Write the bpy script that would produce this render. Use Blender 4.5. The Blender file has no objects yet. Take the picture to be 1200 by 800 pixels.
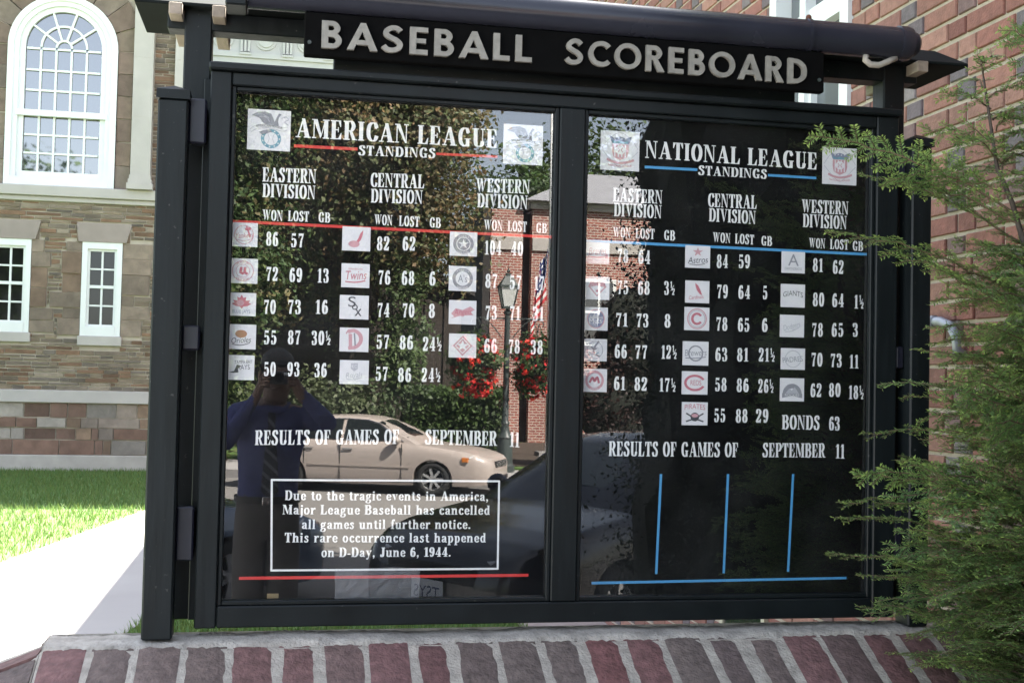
import bpy, bmesh, math, random
import numpy as np
from mathutils import Vector, Matrix
scene = bpy.context.scene
COL = scene.collection
rad = math.radians
PI = math.pi

# ---------------------------------------------------------------- camera
cam_data = bpy.data.cameras.new("camera")
cam = bpy.data.objects.new("camera", cam_data)
COL.objects.link(cam)
cam_data.sensor_fit = 'HORIZONTAL'
cam_data.sensor_width = 36.0
cam_data.lens = 36.0 * 1410.16 / 1200.0
cam_data.clip_start = 0.004
cam_data.clip_end = 2000.0
_y, _p, _r = rad(10.9123), rad(1.9678), rad(1.26485)
_f = Vector((math.sin(_y) * math.cos(_p), math.cos(_y) * math.cos(_p), math.sin(_p)))
_rt = Vector((math.cos(_y), -math.sin(_y), 0))
_up = _rt.cross(_f)
_r2 = math.cos(_r) * _rt + math.sin(_r) * _up
_u2 = -math.sin(_r) * _rt + math.cos(_r) * _up
_m = Matrix((_r2, _u2, -_f)).transposed().to_4x4()
_m.translation = Vector((0, -3.0, 1.6))
cam.matrix_world = _m
scene.camera = cam

# ---------------------------------------------------------------- sky, sun, exposure
SUN_EL, SUN_ROT = rad(50), rad(43)
world = bpy.data.worlds.new("World")
scene.world = world
world.use_nodes = True
wn = world.node_tree
for n in list(wn.nodes):
    wn.nodes.remove(n)
w_out = wn.nodes.new('ShaderNodeOutputWorld')
w_bg = wn.nodes.new('ShaderNodeBackground')
w_sky = wn.nodes.new('ShaderNodeTexSky')
w_sky.sky_type = 'NISHITA'
w_sky.sun_disc = False
w_sky.sun_elevation = SUN_EL
w_sky.sun_rotation = SUN_ROT
w_sky.air_density = 1.0
w_sky.dust_density = 1.6
w_sky.ozone_density = 1.0
w_bg.inputs['Strength'].default_value = 0.07
w_hs = wn.nodes.new('ShaderNodeHueSaturation')      # hazy September sky: paler than the clean-air model
w_hs.inputs['Saturation'].default_value = 0.55
wn.links.new(w_sky.outputs[0], w_hs.inputs['Color'])
wn.links.new(w_hs.outputs[0], w_bg.inputs[0])
wn.links.new(w_bg.outputs[0], w_out.inputs[0])
sun_d = bpy.data.lights.new("sun", 'SUN')
sun_d.energy = 5.0
sun_d.angle = rad(0.5)
sun_d.color = (1.0, 0.95, 0.86)
sun = bpy.data.objects.new("sun", sun_d)
COL.objects.link(sun)
_sd = Vector((math.sin(SUN_ROT) * math.cos(SUN_EL), math.cos(SUN_ROT) * math.cos(SUN_EL), math.sin(SUN_EL)))
sun.rotation_euler = _sd.to_track_quat('Z', 'Y').to_euler()
scene.view_settings.view_transform = 'Standard'
scene.view_settings.look = 'None'
scene.view_settings.gamma = 1.0
scene.view_settings.use_curve_mapping = False
scene.view_settings.exposure = 3.6
scene.cycles.use_denoising = True
scene.cycles.max_bounces = 8
scene.cycles.transparent_max_bounces = 12
scene.cycles.caustics_reflective = False
scene.cycles.caustics_refractive = False

# ---------------------------------------------------------------- helpers
def tag(o, label=None, cat=None, group=None, kind=None):
    if label: o['label'] = label
    if cat: o['category'] = cat
    if group: o['group'] = group
    if kind: o['kind'] = kind
    return o

WORLD_BUILT = {}
def adopt(o, parent):
    o.parent = parent
    if parent.name in WORLD_BUILT:      # parts modelled at their world place under an Empty at the base
        o.matrix_parent_inverse = Matrix.Translation(-Vector(WORLD_BUILT[parent.name]))

def thing(name, label, cat, loc=(0, 0, 0), rz=0.0, group=None, scale=1.0, world_built=False):
    o = bpy.data.objects.new(name, None)
    COL.objects.link(o)
    o.empty_display_size = 0.2
    o.location = loc
    o.rotation_euler = (0, 0, rz)
    o.scale = (scale,) * 3
    if world_built: WORLD_BUILT[o.name] = loc
    return tag(o, label, cat, group)

def dup(o, parent=None):
    c = o.copy()
    COL.objects.link(c)
    c.parent = parent
    for ch in o.children:
        dup(ch, c)
    return c

class MB:
    """collects faces of one mesh; per-face material index and colour"""
    def __init__(self):
        self.v, self.f, self.mi, self.c = [], [], [], []
        self.cm, self.cc = 0, (1, 1, 1)
    def face(self, pts):
        n = len(self.v)
        self.v.extend([tuple(p) for p in pts])
        self.f.append(tuple(range(n, n + len(pts))))
        self.mi.append(self.cm); self.c.append(self.cc)
    def faces(self, verts, faces):
        n = len(self.v)
        self.v.extend([tuple(p) for p in verts])
        for f in faces:
            self.f.append(tuple(n + i for i in f))
            self.mi.append(self.cm); self.c.append(self.cc)
    def box(self, x0, x1, y0, y1, z0, z1, M=None, ends=True):
        vs = [(x0, y0, z0), (x1, y0, z0), (x1, y1, z0), (x0, y1, z0), (x0, y0, z1), (x1, y0, z1), (x1, y1, z1), (x0, y1, z1)]
        if M is not None:
            vs = [tuple(M @ Vector(p)) for p in vs]
        self.faces(vs, [(0, 3, 2, 1), (4, 5, 6, 7), (0, 1, 5, 4), (1, 2, 6, 5), (2, 3, 7, 6), (3, 0, 4, 7)])
        return self
    def prism(self, poly, fn0, fn1):
        """poly list of (a,b); fn0/fn1 map (a,b) to a 3d point of the two caps"""
        n = len(poly)
        vs = [fn0(a, b) for a, b in poly] + [fn1(a, b) for a, b in poly]
        fs = [tuple(range(n)), tuple(range(2 * n - 1, n - 1, -1))]
        fs += [(i + n, (i + 1) % n + n, (i + 1) % n, i) for i in range(n)]
        self.faces(vs, fs)
        return self
    def tube(self, pts, r, n=8, cap=True):
        pts = [Vector(p) for p in pts]
        rs = r if isinstance(r, (list, tuple)) else [r] * len(pts)
        vs, fs = [], []
        prev = None
        for i, p in enumerate(pts):
            t = (pts[min(i + 1, len(pts) - 1)] - pts[max(i - 1, 0)]).normalized()
            if prev is None:
                a = Vector((0, 0, 1)) if abs(t.z) < .9 else Vector((1, 0, 0))
                u = t.cross(a).normalized()
            else:
                u = (prev - t * prev.dot(t)).normalized()
            prev = u
            w = t.cross(u)
            for k in range(n):
                an = 2 * PI * k / n
                vs.append(p + (u * math.cos(an) + w * math.sin(an)) * rs[i])
        for i in range(len(pts) - 1):
            for k in range(n):
                fs.append((i * n + k, i * n + (k + 1) % n, (i + 1) * n + (k + 1) % n, (i + 1) * n + k))
        if cap:
            fs.append(tuple(range(n - 1, -1, -1)))
            fs.append(tuple((len(pts) - 1) * n + k for k in range(n)))
        self.faces(vs, fs)
        return self
    def lathe(self, prof, n=24, M=None):
        """prof list of (r,z) round the z axis"""
        vs, fs = [], []
        for r, z in prof:
            for k in range(n):
                an = 2 * PI * k / n
                p = Vector((r * math.cos(an), r * math.sin(an), z))
                vs.append(M @ p if M is not None else p)
        for i in range(len(prof) - 1):
            for k in range(n):
                fs.append((i * n + k, i * n + (k + 1) % n, (i + 1) * n + (k + 1) % n, (i + 1) * n + k))
        self.faces(vs, fs)
        return self
    def ball(self, c, rx, ry=None, rz=None, n=12, m=8):
        ry = ry or rx; rz = rz or rx
        c = Vector(c)
        vs, fs = [], []
        for i in range(m + 1):
            th = PI * i / m
            for k in range(n):
                an = 2 * PI * k / n
                vs.append(c + Vector((rx * math.sin(th) * math.cos(an), ry * math.sin(th) * math.sin(an), rz * math.cos(th))))
        for i in range(m):
            for k in range(n):
                fs.append((i * n + k, (i + 1) * n + k, (i + 1) * n + (k + 1) % n, i * n + (k + 1) % n))
        self.faces(vs, fs)
        return self
    def build(self, name, mats, parent=None, smooth=False, bevel=0.0, seg=1, merge=False, colour=False):
        me = bpy.data.meshes.new(name)
        me.from_pydata(self.v, [], self.f)
        if not isinstance(mats, (list, tuple)): mats = [mats]
        for m in mats: me.materials.append(m)
        me.polygons.foreach_set('material_index', self.mi)
        if colour:
            at = me.attributes.new('tint', 'FLOAT_COLOR', 'FACE')
            at.data.foreach_set('color', np.array([(*c, 1) for c in self.c], dtype=np.float32).ravel())
        if bevel or merge:
            bm = bmesh.new(); bm.from_mesh(me)
            bmesh.ops.remove_doubles(bm, verts=bm.verts, dist=1e-5)
            if bevel:
                ed = [e for e in bm.edges if len(e.link_faces) == 2 and e.calc_face_angle(0) > 0.5]
                bmesh.ops.bevel(bm, geom=ed, offset=bevel, segments=seg, affect='EDGES', profile=0.5, clamp_overlap=True)
            bm.to_mesh(me); bm.free()
        if smooth:
            me.polygons.foreach_set('use_smooth', [True] * len(me.polygons))
        me.update()
        o = bpy.data.objects.new(name, me)
        COL.objects.link(o)
        if parent is not None: adopt(o, parent)
        return o

def smooth_by_angle(o, ang=40):
    me = o.data
    bm = bmesh.new(); bm.from_mesh(me)
    for f in bm.faces: f.smooth = True
    for e in bm.edges:
        e.smooth = not (len(e.link_faces) == 2 and e.calc_face_angle(0) > rad(ang))
    bm.to_mesh(me); bm.free()
    return o

def np_quads(name, V, mat, parent=None, tint=None, smooth=False):
    """V: (n,4,3) array of quads"""
    n = len(V)
    me = bpy.data.meshes.new(name)
    me.from_pydata(V.astype(np.float32).reshape(-1, 3), [], np.arange(n * 4, dtype=np.int32).reshape(n, 4))
    me.materials.append(mat)
    if tint is not None:
        at = me.attributes.new('tint', 'FLOAT_COLOR', 'FACE')
        at.data.foreach_set('color', np.concatenate([tint, np.ones((n, 1))], 1).astype(np.float32).ravel())
    me.update()
    o = bpy.data.objects.new(name, me)
    COL.objects.link(o)
    if parent is not None: adopt(o, parent)
    return o

# ---------------------------------------------------------------- materials
def mat(name, col=(.5, .5, .5), rough=.6, var=0.0, scale=12.0, bump=0.0, bscale=60.0, metallic=0.0, ior=1.45, tint=False,
        coat=0.0, detail=4.0, col2=None, stretch=None, trans=0.0, rvar=0.0, chips=None):
    m = bpy.data.materials.new(name)
    m.use_nodes = True
    nt = m.node_tree
    b = nt.nodes['Principled BSDF']
    b.inputs['Roughness'].default_value = rough
    b.inputs['Metallic'].default_value = metallic
    b.inputs['IOR'].default_value = ior
    b.inputs['Coat Weight'].default_value = coat
    b.inputs['Coat Roughness'].default_value = .05
    L = nt.links.new
    tc = nt.nodes.new('ShaderNodeTexCoord')
    vec = tc.outputs['Object']
    if stretch:
        mp = nt.nodes.new('ShaderNodeMapping'); mp.inputs['Scale'].default_value = stretch
        L(vec, mp.inputs['Vector']); vec = mp.outputs[0]
    if tint:
        src = nt.nodes.new('ShaderNodeAttribute'); src.attribute_name = 'tint'; csock = src.outputs['Color']
    else:
        src = nt.nodes.new('ShaderNodeRGB'); src.outputs[0].default_value = (*col, 1); csock = src.outputs[0]
    if var or col2 or rvar:
        nz = nt.nodes.new('ShaderNodeTexNoise'); nz.inputs['Scale'].default_value = scale; nz.inputs['Detail'].default_value = detail
        L(vec, nz.inputs['Vector'])
        if col2:
            rp = nt.nodes.new('ShaderNodeValToRGB')
            rp.color_ramp.elements[0].position = .38; rp.color_ramp.elements[1].position = .62
            L(nz.outputs[0], rp.inputs[0])
            mx = nt.nodes.new('ShaderNodeMix'); mx.data_type = 'RGBA'
            L(rp.outputs[0], mx.inputs[0]); L(csock, mx.inputs[6]); mx.inputs[7].default_value = (*col2, 1)
            csock = mx.outputs[2]
        if var:
            mr = nt.nodes.new('ShaderNodeMapRange')
            mr.inputs[1].default_value = .25; mr.inputs[2].default_value = .75
            mr.inputs[3].default_value = 1 - var; mr.inputs[4].default_value = 1 + var
            L(nz.outputs[0], mr.inputs[0])
            vm = nt.nodes.new('ShaderNodeVectorMath'); vm.operation = 'SCALE'
            L(csock, vm.inputs[0]); L(mr.outputs[0], vm.inputs[3]); csock = vm.outputs[0]
        if rvar:
            mr2 = nt.nodes.new('ShaderNodeMapRange')
            mr2.inputs[3].default_value = max(0, rough - rvar); mr2.inputs[4].default_value = rough + rvar
            L(nz.outputs[0], mr2.inputs[0]); L(mr2.outputs[0], b.inputs['Roughness'])
    if chips:       # small chips and specks of bare or dusty paint
        n3 = nt.nodes.new('ShaderNodeTexNoise'); n3.inputs['Scale'].default_value = 75; n3.inputs['Detail'].default_value = 3
        L(tc.outputs['Object'], n3.inputs['Vector'])
        r3 = nt.nodes.new('ShaderNodeValToRGB'); r3.color_ramp.elements[0].position = .70; r3.color_ramp.elements[1].position = .74
        L(n3.outputs[0], r3.inputs[0])
        m3 = nt.nodes.new('ShaderNodeMix'); m3.data_type = 'RGBA'
        L(r3.outputs[0], m3.inputs[0]); L(csock, m3.inputs[6]); m3.inputs[7].default_value = (*chips, 1); csock = m3.outputs[2]
    L(csock, b.inputs['Base Color'])
    if bump:
        n2 = nt.nodes.new('ShaderNodeTexNoise'); n2.inputs['Scale'].default_value = bscale; n2.inputs['Detail'].default_value = 5
        L(vec, n2.inputs['Vector'])
        bp = nt.nodes.new('ShaderNodeBump'); bp.inputs['Strength'].default_value = bump; bp.inputs['Distance'].default_value = .01
        L(n2.outputs[0], bp.inputs['Height']); L(bp.outputs[0], b.inputs['Normal'])
    if trans:
        tr = nt.nodes.new('ShaderNodeBsdfTranslucent'); L(csock, tr.inputs[0])
        mxs = nt.nodes.new('ShaderNodeMixShader'); mxs.inputs[0].default_value = trans
        out = nt.nodes['Material Output']
        L(b.outputs[0], mxs.inputs[1]); L(tr.outputs[0], mxs.inputs[2]); L(mxs.outputs[0], out.inputs[0])
    return m

def brick_mat(name, c1, c2, mortar, bw=.21, bh=.075, axis='XZ', msize=.012):
    m = mat(name, c1, .85)
    nt = m.node_tree; L = nt.links.new
    b = nt.nodes['Principled BSDF']
    tc = nt.nodes.new('ShaderNodeTexCoord')
    sp = nt.nodes.new('ShaderNodeSeparateXYZ'); cb = nt.nodes.new('ShaderNodeCombineXYZ')
    L(tc.outputs['Object'], sp.inputs[0])
    if axis == 'XZ':
        ad = nt.nodes.new('ShaderNodeMath'); ad.operation = 'ADD'
        L(sp.outputs[0], ad.inputs[0]); L(sp.outputs[1], ad.inputs[1]); L(ad.outputs[0], cb.inputs[0])
    L(sp.outputs[2], cb.inputs[1])
    br = nt.nodes.new('ShaderNodeTexBrick')
    br.inputs['Color1'].default_value = (*c1, 1); br.inputs['Color2'].default_value = (*c2, 1); br.inputs['Mortar'].default_value = (*mortar, 1)
    br.inputs['Scale'].default_value = 1.0; br.inputs['Mortar Size'].default_value = msize
    br.inputs['Brick Width'].default_value = bw; br.inputs['Row Height'].default_value = bh
    L(cb.outputs[0], br.inputs['Vector'])
    nz = nt.nodes.new('ShaderNodeTexNoise'); nz.inputs['Scale'].default_value = 1.3; nz.inputs['Detail'].default_value = 5
    L(tc.outputs['Object'], nz.inputs['Vector'])
    mr = nt.nodes.new('ShaderNodeMapRange'); mr.inputs[3].default_value = .7; mr.inputs[4].default_value = 1.3
    L(nz.outputs[0], mr.inputs[0])
    vm = nt.nodes.new('ShaderNodeVectorMath'); vm.operation = 'SCALE'
    L(br.outputs[0], vm.inputs[0]); L(mr.outputs[0], vm.inputs[3]); L(vm.outputs[0], b.inputs['Base Color'])
    return m

def pane_mat(name, ior, tintc=(1, 1, 1)):
    """thin clear pane: mirrors by Fresnel on its front, lets the rest straight through"""
    m = bpy.data.materials.new(name); m.use_nodes = True
    nt = m.node_tree; L = nt.links.new
    for n in list(nt.nodes): nt.nodes.remove(n)
    out = nt.nodes.new('ShaderNodeOutputMaterial')
    tr = nt.nodes.new('ShaderNodeBsdfTransparent'); tr.inputs[0].default_value = (*tintc, 1)
    gl = nt.nodes.new('ShaderNodeBsdfGlossy'); gl.inputs['Roughness'].default_value = 0.0
    fr = nt.nodes.new('ShaderNodeFresnel'); fr.inputs[0].default_value = ior
    ge = nt.nodes.new('ShaderNodeNewGeometry')
    inv = nt.nodes.new('ShaderNodeMath'); inv.operation = 'SUBTRACT'; inv.inputs[0].default_value = 1
    L(ge.outputs['Backfacing'], inv.inputs[1])
    mu = nt.nodes.new('ShaderNodeMath'); mu.operation = 'MULTIPLY'
    L(fr.outputs[0], mu.inputs[0]); L(inv.outputs[0], mu.inputs[1])
    mx = nt.nodes.new('ShaderNodeMixShader')
    L(mu.outputs[0], mx.inputs[0]); L(tr.outputs[0], mx.inputs[1]); L(gl.outputs[0], mx.inputs[2]); 
    # thin uneven film of dust on the pane
    df = nt.nodes.new('ShaderNodeBsdfDiffuse'); df.inputs[0].default_value = (.6, .6, .58, 1)
    tc = nt.nodes.new('ShaderNodeTexCoord'); nz = nt.nodes.new('ShaderNodeTexNoise'); nz.inputs['Scale'].default_value = 5; nz.inputs['Detail'].default_value = 7
    L(tc.outputs['Object'], nz.inputs['Vector'])
    mr = nt.nodes.new('ShaderNodeMapRange'); mr.inputs[1].default_value = .42; mr.inputs[2].default_value = .75; mr.inputs[3].default_value = .0015; mr.inputs[4].default_value = .011
    L(nz.outputs[0], mr.inputs[0])
    m2 = nt.nodes.new('ShaderNodeMixShader')
    L(mr.outputs[0], m2.inputs[0]); L(mx.outputs[0], m2.inputs[1]); L(df.outputs[0], m2.inputs[2]); L(m2.outputs[0], out.inputs[0])
    return m

M = {}
M['paint'] = mat('dark_green_black_paint', (.0058, .0080, .0088), .42, var=.35, scale=9, bump=.06, bscale=45, rvar=.14, ior=1.3, chips=(.05, .05, .048))
M['paint_wood'] = mat('dark_painted_wood', (.0062, .0085, .0093), .44, var=.35, scale=5, bump=.06, bscale=14, stretch=(7, 7, .7), rvar=.14, ior=1.3, chips=(.05, .05, .048))
M['roof_paint'] = mat('dark_roof_paint', (.006, .008, .008), .85, var=.3, ior=1.2)
M['tube'] = mat('black_tube_paint', (.020, .021, .030), .24, var=.2, scale=6, bump=.02, bscale=30, rvar=.1)
M['bracket'] = mat('blue_black_bracket', (.010, .010, .018), .35, var=.2)
M['panel'] = mat('black_panel', (.0022, .0022, .0022), .8, var=.3, scale=30, ior=1.15)
M['pane'] = pane_mat('display_glass', 2.2)
M['white_vinyl'] = mat('white_vinyl', (.82, .82, .80), .55, var=.02, scale=40)
M['red_vinyl'] = mat('red_vinyl', (.62, .035, .03), .5)
M['blue_vinyl'] = mat('blue_vinyl', (.08, .33, .62), .5)
M['card'] = mat('white_card', (.74, .73, .74), .6, var=.03, scale=60)
M['sign_letter'] = mat('grey_metal_letter', (.20, .19, .165), .45, var=.22, scale=50, bump=.06)
M['old_wood'] = mat('weathered_pale_wood', (.24, .20, .16), .8, var=.25, scale=8, stretch=(6, 1, 6), bump=.2)
M['concrete_cap'] = mat('rough_mortar_cap', (.34, .31, .27), .9, var=.35, scale=22, detail=8, bump=.7, bscale=120)
M['mortar'] = mat('pale_mortar', (.33, .295, .25), .95, var=.3, scale=30, detail=8, bump=.5, bscale=130)
M['wall_brick'] = mat('coping_brick', tint=True, rough=.85, var=.38, scale=38, detail=8, bump=.6, bscale=90)
M['house_brick'] = mat('house_brick', tint=True, rough=.85, var=.22, scale=30, detail=6, bump=.4, bscale=110)
M['house_mortar'] = mat('house_mortar', (.36, .30, .24), .95, var=.15, scale=20, bump=.4, bscale=120)
M['stone'] = mat('ledge_stone', tint=True, rough=.9, var=.25, scale=7, detail=7, bump=.5, bscale=25)
M['stone_mortar'] = mat('stone_mortar', (.36, .31, .25), .95, var=.15, scale=6)
M['frieze'] = mat('off_white_frieze', (.34, .335, .33), .7, var=.06, scale=3)
M['limestone'] = mat('pale_limestone', (.38, .35, .325), .85, var=.08, scale=3, bump=.15, bscale=30)
M['white_paint'] = mat('white_painted_trim', (.64, .65, .64), .5, var=.03, scale=5)
M['win_glass'] = mat('window_glass', (.012, .013, .015), .03, ior=2.4)
M['dim_glass'] = mat('dim_window_glass', (.010, .010, .010), .05, ior=1.4)
M['house_glass'] = mat('house_window_glass', (.10, .11, .12), .05, ior=1.6)
M['grass'] = mat('mown_grass', (.075, .135, .03), .9, var=.35, scale=2.5, detail=8, bump=.5, bscale=60)
M['blade'] = mat('grass_blade', tint=True, rough=.7, trans=.3)
M['concrete'] = mat('pale_concrete', (.29, .275, .265), .9, var=.08, scale=1.2, detail=8, bump=.1, bscale=80)
M['asphalt'] = mat('worn_asphalt', (.17, .16, .15), .92, var=.12, scale=.8, detail=8, bump=.3, bscale=70)
M['soil'] = mat('bark_mulch', (.05, .035, .025), .95, var=.4, scale=30, bump=.8, bscale=50)
M['bark'] = mat('grey_bark', (.07, .055, .045), .9, var=.3, scale=14, bump=.7, bscale=25, stretch=(3, 3, .6))
M['twig'] = mat('brown_twig', (.11, .075, .045), .8, var=.2, scale=30)
M['needle'] = mat('hemlock_needle', tint=True, rough=.55, trans=.25)
M['leaf'] = mat('broad_leaf', tint=True, rough=.6, trans=.3)
M['petal'] = mat('red_petal', tint=True, rough=.6, trans=.25)
M['rubber'] = mat('tyre_rubber', (.018, .018, .018), .85)
M['alloy'] = mat('alloy_wheel', (.62, .62, .62), .3, metallic=.8)
M['dark_gap'] = mat('dark_gap', (.01, .01, .01), .8)
M['iron'] = mat('dark_green_iron', (.035, .045, .042), .45, var=.2)
M['lamp_glass'] = mat('frosted_lamp_glass', (.55, .56, .54), .25)
M['pole_white'] = mat('white_pole', (.8, .8, .8), .35)
M['roof_grey'] = mat('grey_seam_roof', (.22, .22, .235), .7, var=.12, scale=3)
M['barn'] = mat('dark_brown_boards', (.035, .026, .02), .85, var=.3, scale=3, stretch=(6, 6, .3))
M['far_brick'] = brick_mat('far_brick', (.30, .095, .07), (.20, .07, .06), (.42, .36, .31))
M['far_brick_dark'] = brick_mat('plain_red_brick', (.27, .085, .065), (.18, .07, .06), (.40, .35, .30))

# ---------------------------------------------------------------- lettering
def _cr(pts, closed=False, k=6):
    P = [np.array(p, float) for p in pts]
    n = len(P); out = []
    segs = n if closed else n - 1
    for i in range(segs):
        if closed: p0, p1, p2, p3 = P[(i - 1) % n], P[i], P[(i + 1) % n], P[(i + 2) % n]
        else: p0, p1, p2, p3 = P[max(i - 1, 0)], P[i], P[i + 1], P[min(i + 2, n - 1)]
        for j in range(k):
            t = j / k
            out.append(.5 * ((2 * p1) + (-p0 + p2) * t + (2 * p0 - 5 * p1 + 4 * p2 - p3) * t * t + (-p0 + 3 * p1 - 3 * p2 + p3) * t ** 3))
    if not closed: out.append(P[-1])
    return out

def g_stroke(pts, thick, thin, closed=False, power=1.3, k=6):
    """nib stroke: thick where it runs upright, thin where it runs level -> one list of quads"""
    c = _cr(pts, closed, k); n = len(c); L_, R_ = [], []
    for i in range(n):
        a = c[(i - 1) % n] if closed else c[max(i - 1, 0)]
        b = c[(i + 1) % n] if closed else c[min(i + 1, n - 1)]
        t = (b - a); t = t / (np.hypot(*t) + 1e-9)
        w = .5 * (thin + (thick - thin) * abs(t[1]) ** power)
        nrm = np.array([-t[1], t[0]])
        L_.append(c[i] + nrm * w); R_.append(c[i] - nrm * w)
    m = n if closed else n - 1
    return ('strip', [(tuple(L_[i]), tuple(L_[(i + 1) % n]), tuple(R_[(i + 1) % n]), tuple(R_[i])) for i in range(m)])

def g_rect(x0, y0, x1, y1): return ('poly', [(x0, y0), (x1, y0), (x1, y1), (x0, y1)])
def g_poly(*p): return ('poly', list(p))
def g_oval(cx, cy, rx, ry, thick, thin):
    return g_stroke([(cx + rx * math.cos(a), cy + ry * math.sin(a)) for a in [2 * PI * i / 12 for i in range(12)]], thick, thin, True, 1.3, 4)
def g_dot(cx, cy, r): return ('poly', [(cx + r * math.cos(2 * PI * i / 10), cy + r * math.sin(2 * PI * i / 10)) for i in range(10)])

def serif_font(t=.2, h=.055, s=.06):
    G = {}
    def stem(x, b=True, tp=True, y0=0, y1=1, tt=t):
        o = [g_rect(x, y0, x + tt, y1)]
        if b: o.append(g_rect(x - s, y0, x + tt + s, y0 + h))
        if tp: o.append(g_rect(x - s, y1 - h, x + tt + s, y1))
        return o
    R, Pg, S = g_rect, g_poly, g_stroke
    G['A'] = (.76, [Pg((.08, 0), (.145, 0), (.42, 1), (.34, 1)), Pg((.30, 1), (.46, 1), (.71, 0), (.48, 0)), R(.19, .29, .56, .35), R(0, 0, .24, h), R(.42, 0, .77, h)])
    G['B'] = (.64, stem(.06) + [S([(.2, .97), (.38, .97), (.5, .76), (.38, .53), (.2, .53)], t, h), S([(.2, .525), (.40, .525), (.54, .27), (.4, .03), (.2, .03)], t, h)])
    G['C'] = (.62, [S([(.55, .70), (.48, .92), (.33, .97), (.18, .82), (.13, .5), (.18, .18), (.33, .03), (.48, .08), (.56, .3)], t, h), R(.51, .66, .56, 1)])
    G['D'] = (.68, stem(.06) + [S([(.2, .97), (.38, .96), (.53, .78), (.565, .5), (.53, .22), (.38, .04), (.2, .03)], t, h)])
    tri1 = [Pg((.52, 1), (.53, .66), (.495, .66), (.40, .95)), Pg((.53, 0), (.56, .34), (.52, .34), (.40, .05))]
    G['E'] = (.60, stem(.06) + [R(.2, 1 - h, .52, 1), R(.2, 0, .535, h), R(.2, .475, .4, .53), R(.37, .37, .41, .64)] + tri1)
    G['F'] = (.56, stem(.06) + [R(.2, 1 - h, .52, 1), R(.2, .475, .4, .53), R(.37, .37, .41, .64), tri1[0]])
    G['G'] = (.70, [S([(.55, .72), (.48, .92), (.33, .97), (.18, .82), (.13, .5), (.18, .18), (.33, .03), (.46, .07), (.54, .18)], t, h), R(.51, .68, .56, 1), R(.43, 0, .61, .42), R(.36, .38, .67, .43)])
    G['I'] = (.34, stem(.06))
    G['J'] = (.48, [R(.2, .22, .4, 1), R(.13, 1 - h, .47, 1), S([(.31, .28), (.27, .06), (.15, .03), (.08, .12)], t, h), g_dot(.1, .18, .085)])
    G['L'] = (.57, stem(.06) + [R(.2, 0, .52, h), tri1[1]])
    G['M'] = (.88, [R(.08, 0, .13, 1), R(0, 0, .22, h), R(0, 1 - h, .2, 1), Pg((.06, 1), (.27, 1), (.5, .15), (.43, 0)), Pg((.43, 0), (.48, .1), (.7, 1), (.64, 1))] + stem(.61))
    G['N'] = (.72, [R(.08, 0, .135, 1), R(0, 0, .22, h), R(-.01, 1 - h, .2, 1), Pg((.05, 1), (.26, 1), (.615, 0), (.53, 0)), R(.565, 0, .615, 1), R(.47, 1 - h, .71, 1)])
    G['O'] = (.68, [g_oval(.34, .5, .23, .475, t, h)])
    G['P'] = (.61, stem(.06) + [S([(.2, .97), (.4, .97), (.52, .73), (.4, .47), (.2, .47)], t, h)])
    G['R'] = (.68, stem(.06) + [S([(.2, .97), (.4, .97), (.51, .74), (.4, .5), (.2, .5)], t, h), Pg((.28, .5), (.42, .52), (.64, 0), (.45, 0)), R(.44, 0, .7, h)])
    G['S'] = (.56, [S([(.45, .74), (.40, .93), (.28, .97), (.15, .86), (.15, .70), (.28, .56), (.41, .42), (.44, .24), (.36, .06), (.24, .03), (.11, .1), (.07, .28)], t * .95, h * 1.1, False, .8), R(.42, .70, .465, 1), R(.05, 0, .095, .32)])
    G['T'] = (.62, [R(.21, 0, .41, 1), R(.14, 0, .48, h), R(.02, 1 - h, .6, 1), Pg((.02, 1), (.02, .68), (.055, .68), (.16, .95)), Pg((.6, 1), (.6, .68), (.565, .68), (.46, .95))])
    G['U'] = (.70, [R(.08, .28, .28, 1), R(.01, 1 - h, .35, 1), S([(.18, .32), (.22, .1), (.36, .035), (.50, .1), (.555, .32)], t, h, False), R(.53, .28, .58, 1), R(.45, 1 - h, .67, 1)])
    G['V'] = (.72, [Pg((.06, 1), (.28, 1), (.43, .18), (.37, 0)), Pg((.37, 0), (.43, .12), (.64, 1), (.58, 1)), R(0, 1 - h, .34, 1), R(.48, 1 - h, .73, 1)])
    G['W'] = (1.0, [Pg((.06, 1), (.27, 1), (.38, .2), (.31, 0)), Pg((.31, 0), (.37, .12), (.5, .8), (.46, 1)), Pg((.40, 1), (.6, 1), (.70, .2), (.64, 0)), Pg((.64, 0), (.70, .12), (.92, 1), (.86, 1)), R(0, 1 - h, .34, 1), R(.78, 1 - h, 1.0, 1)])
    # figures
    G['0'] = (.54, [g_oval(.27, .5, .165, .475, t, h)])
    G['1'] = (.44, [R(.14, 0, .34, 1), R(.04, 0, .44, h), Pg((.14, 1), (.14, .84), (.02, .78), (.02, .83), (.2, 1))])
    G['2'] = (.54, [S([(.11, .70), (.13, .91), (.26, .97), (.40, .86), (.39, .65), (.27, .4), (.14, .2), (.08, .05)], t, h * 1.3), Pg((.04, 0), (.04, .1), (.26, .15), (.48, .3), (.46, 0)), g_dot(.12, .73, .085)])
    G['3'] = (.54, [S([(.08, .80), (.15, .95), (.27, .97), (.38, .85), (.36, .62), (.2, .535)], t, h), S([(.2, .53), (.36, .46), (.42, .25), (.35, .06), (.2, .03), (.09, .12)], t, h), g_dot(.11, .78, .08), g_dot(.11, .22, .085)])
    G['4'] = (.56, [R(.27, 0, .46, 1), R(.18, 0, .53, h), Pg((.02, .24), (.34, 1), (.40, 1), (.09, .24)), R(.02, .22, .54, .32)])
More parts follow.
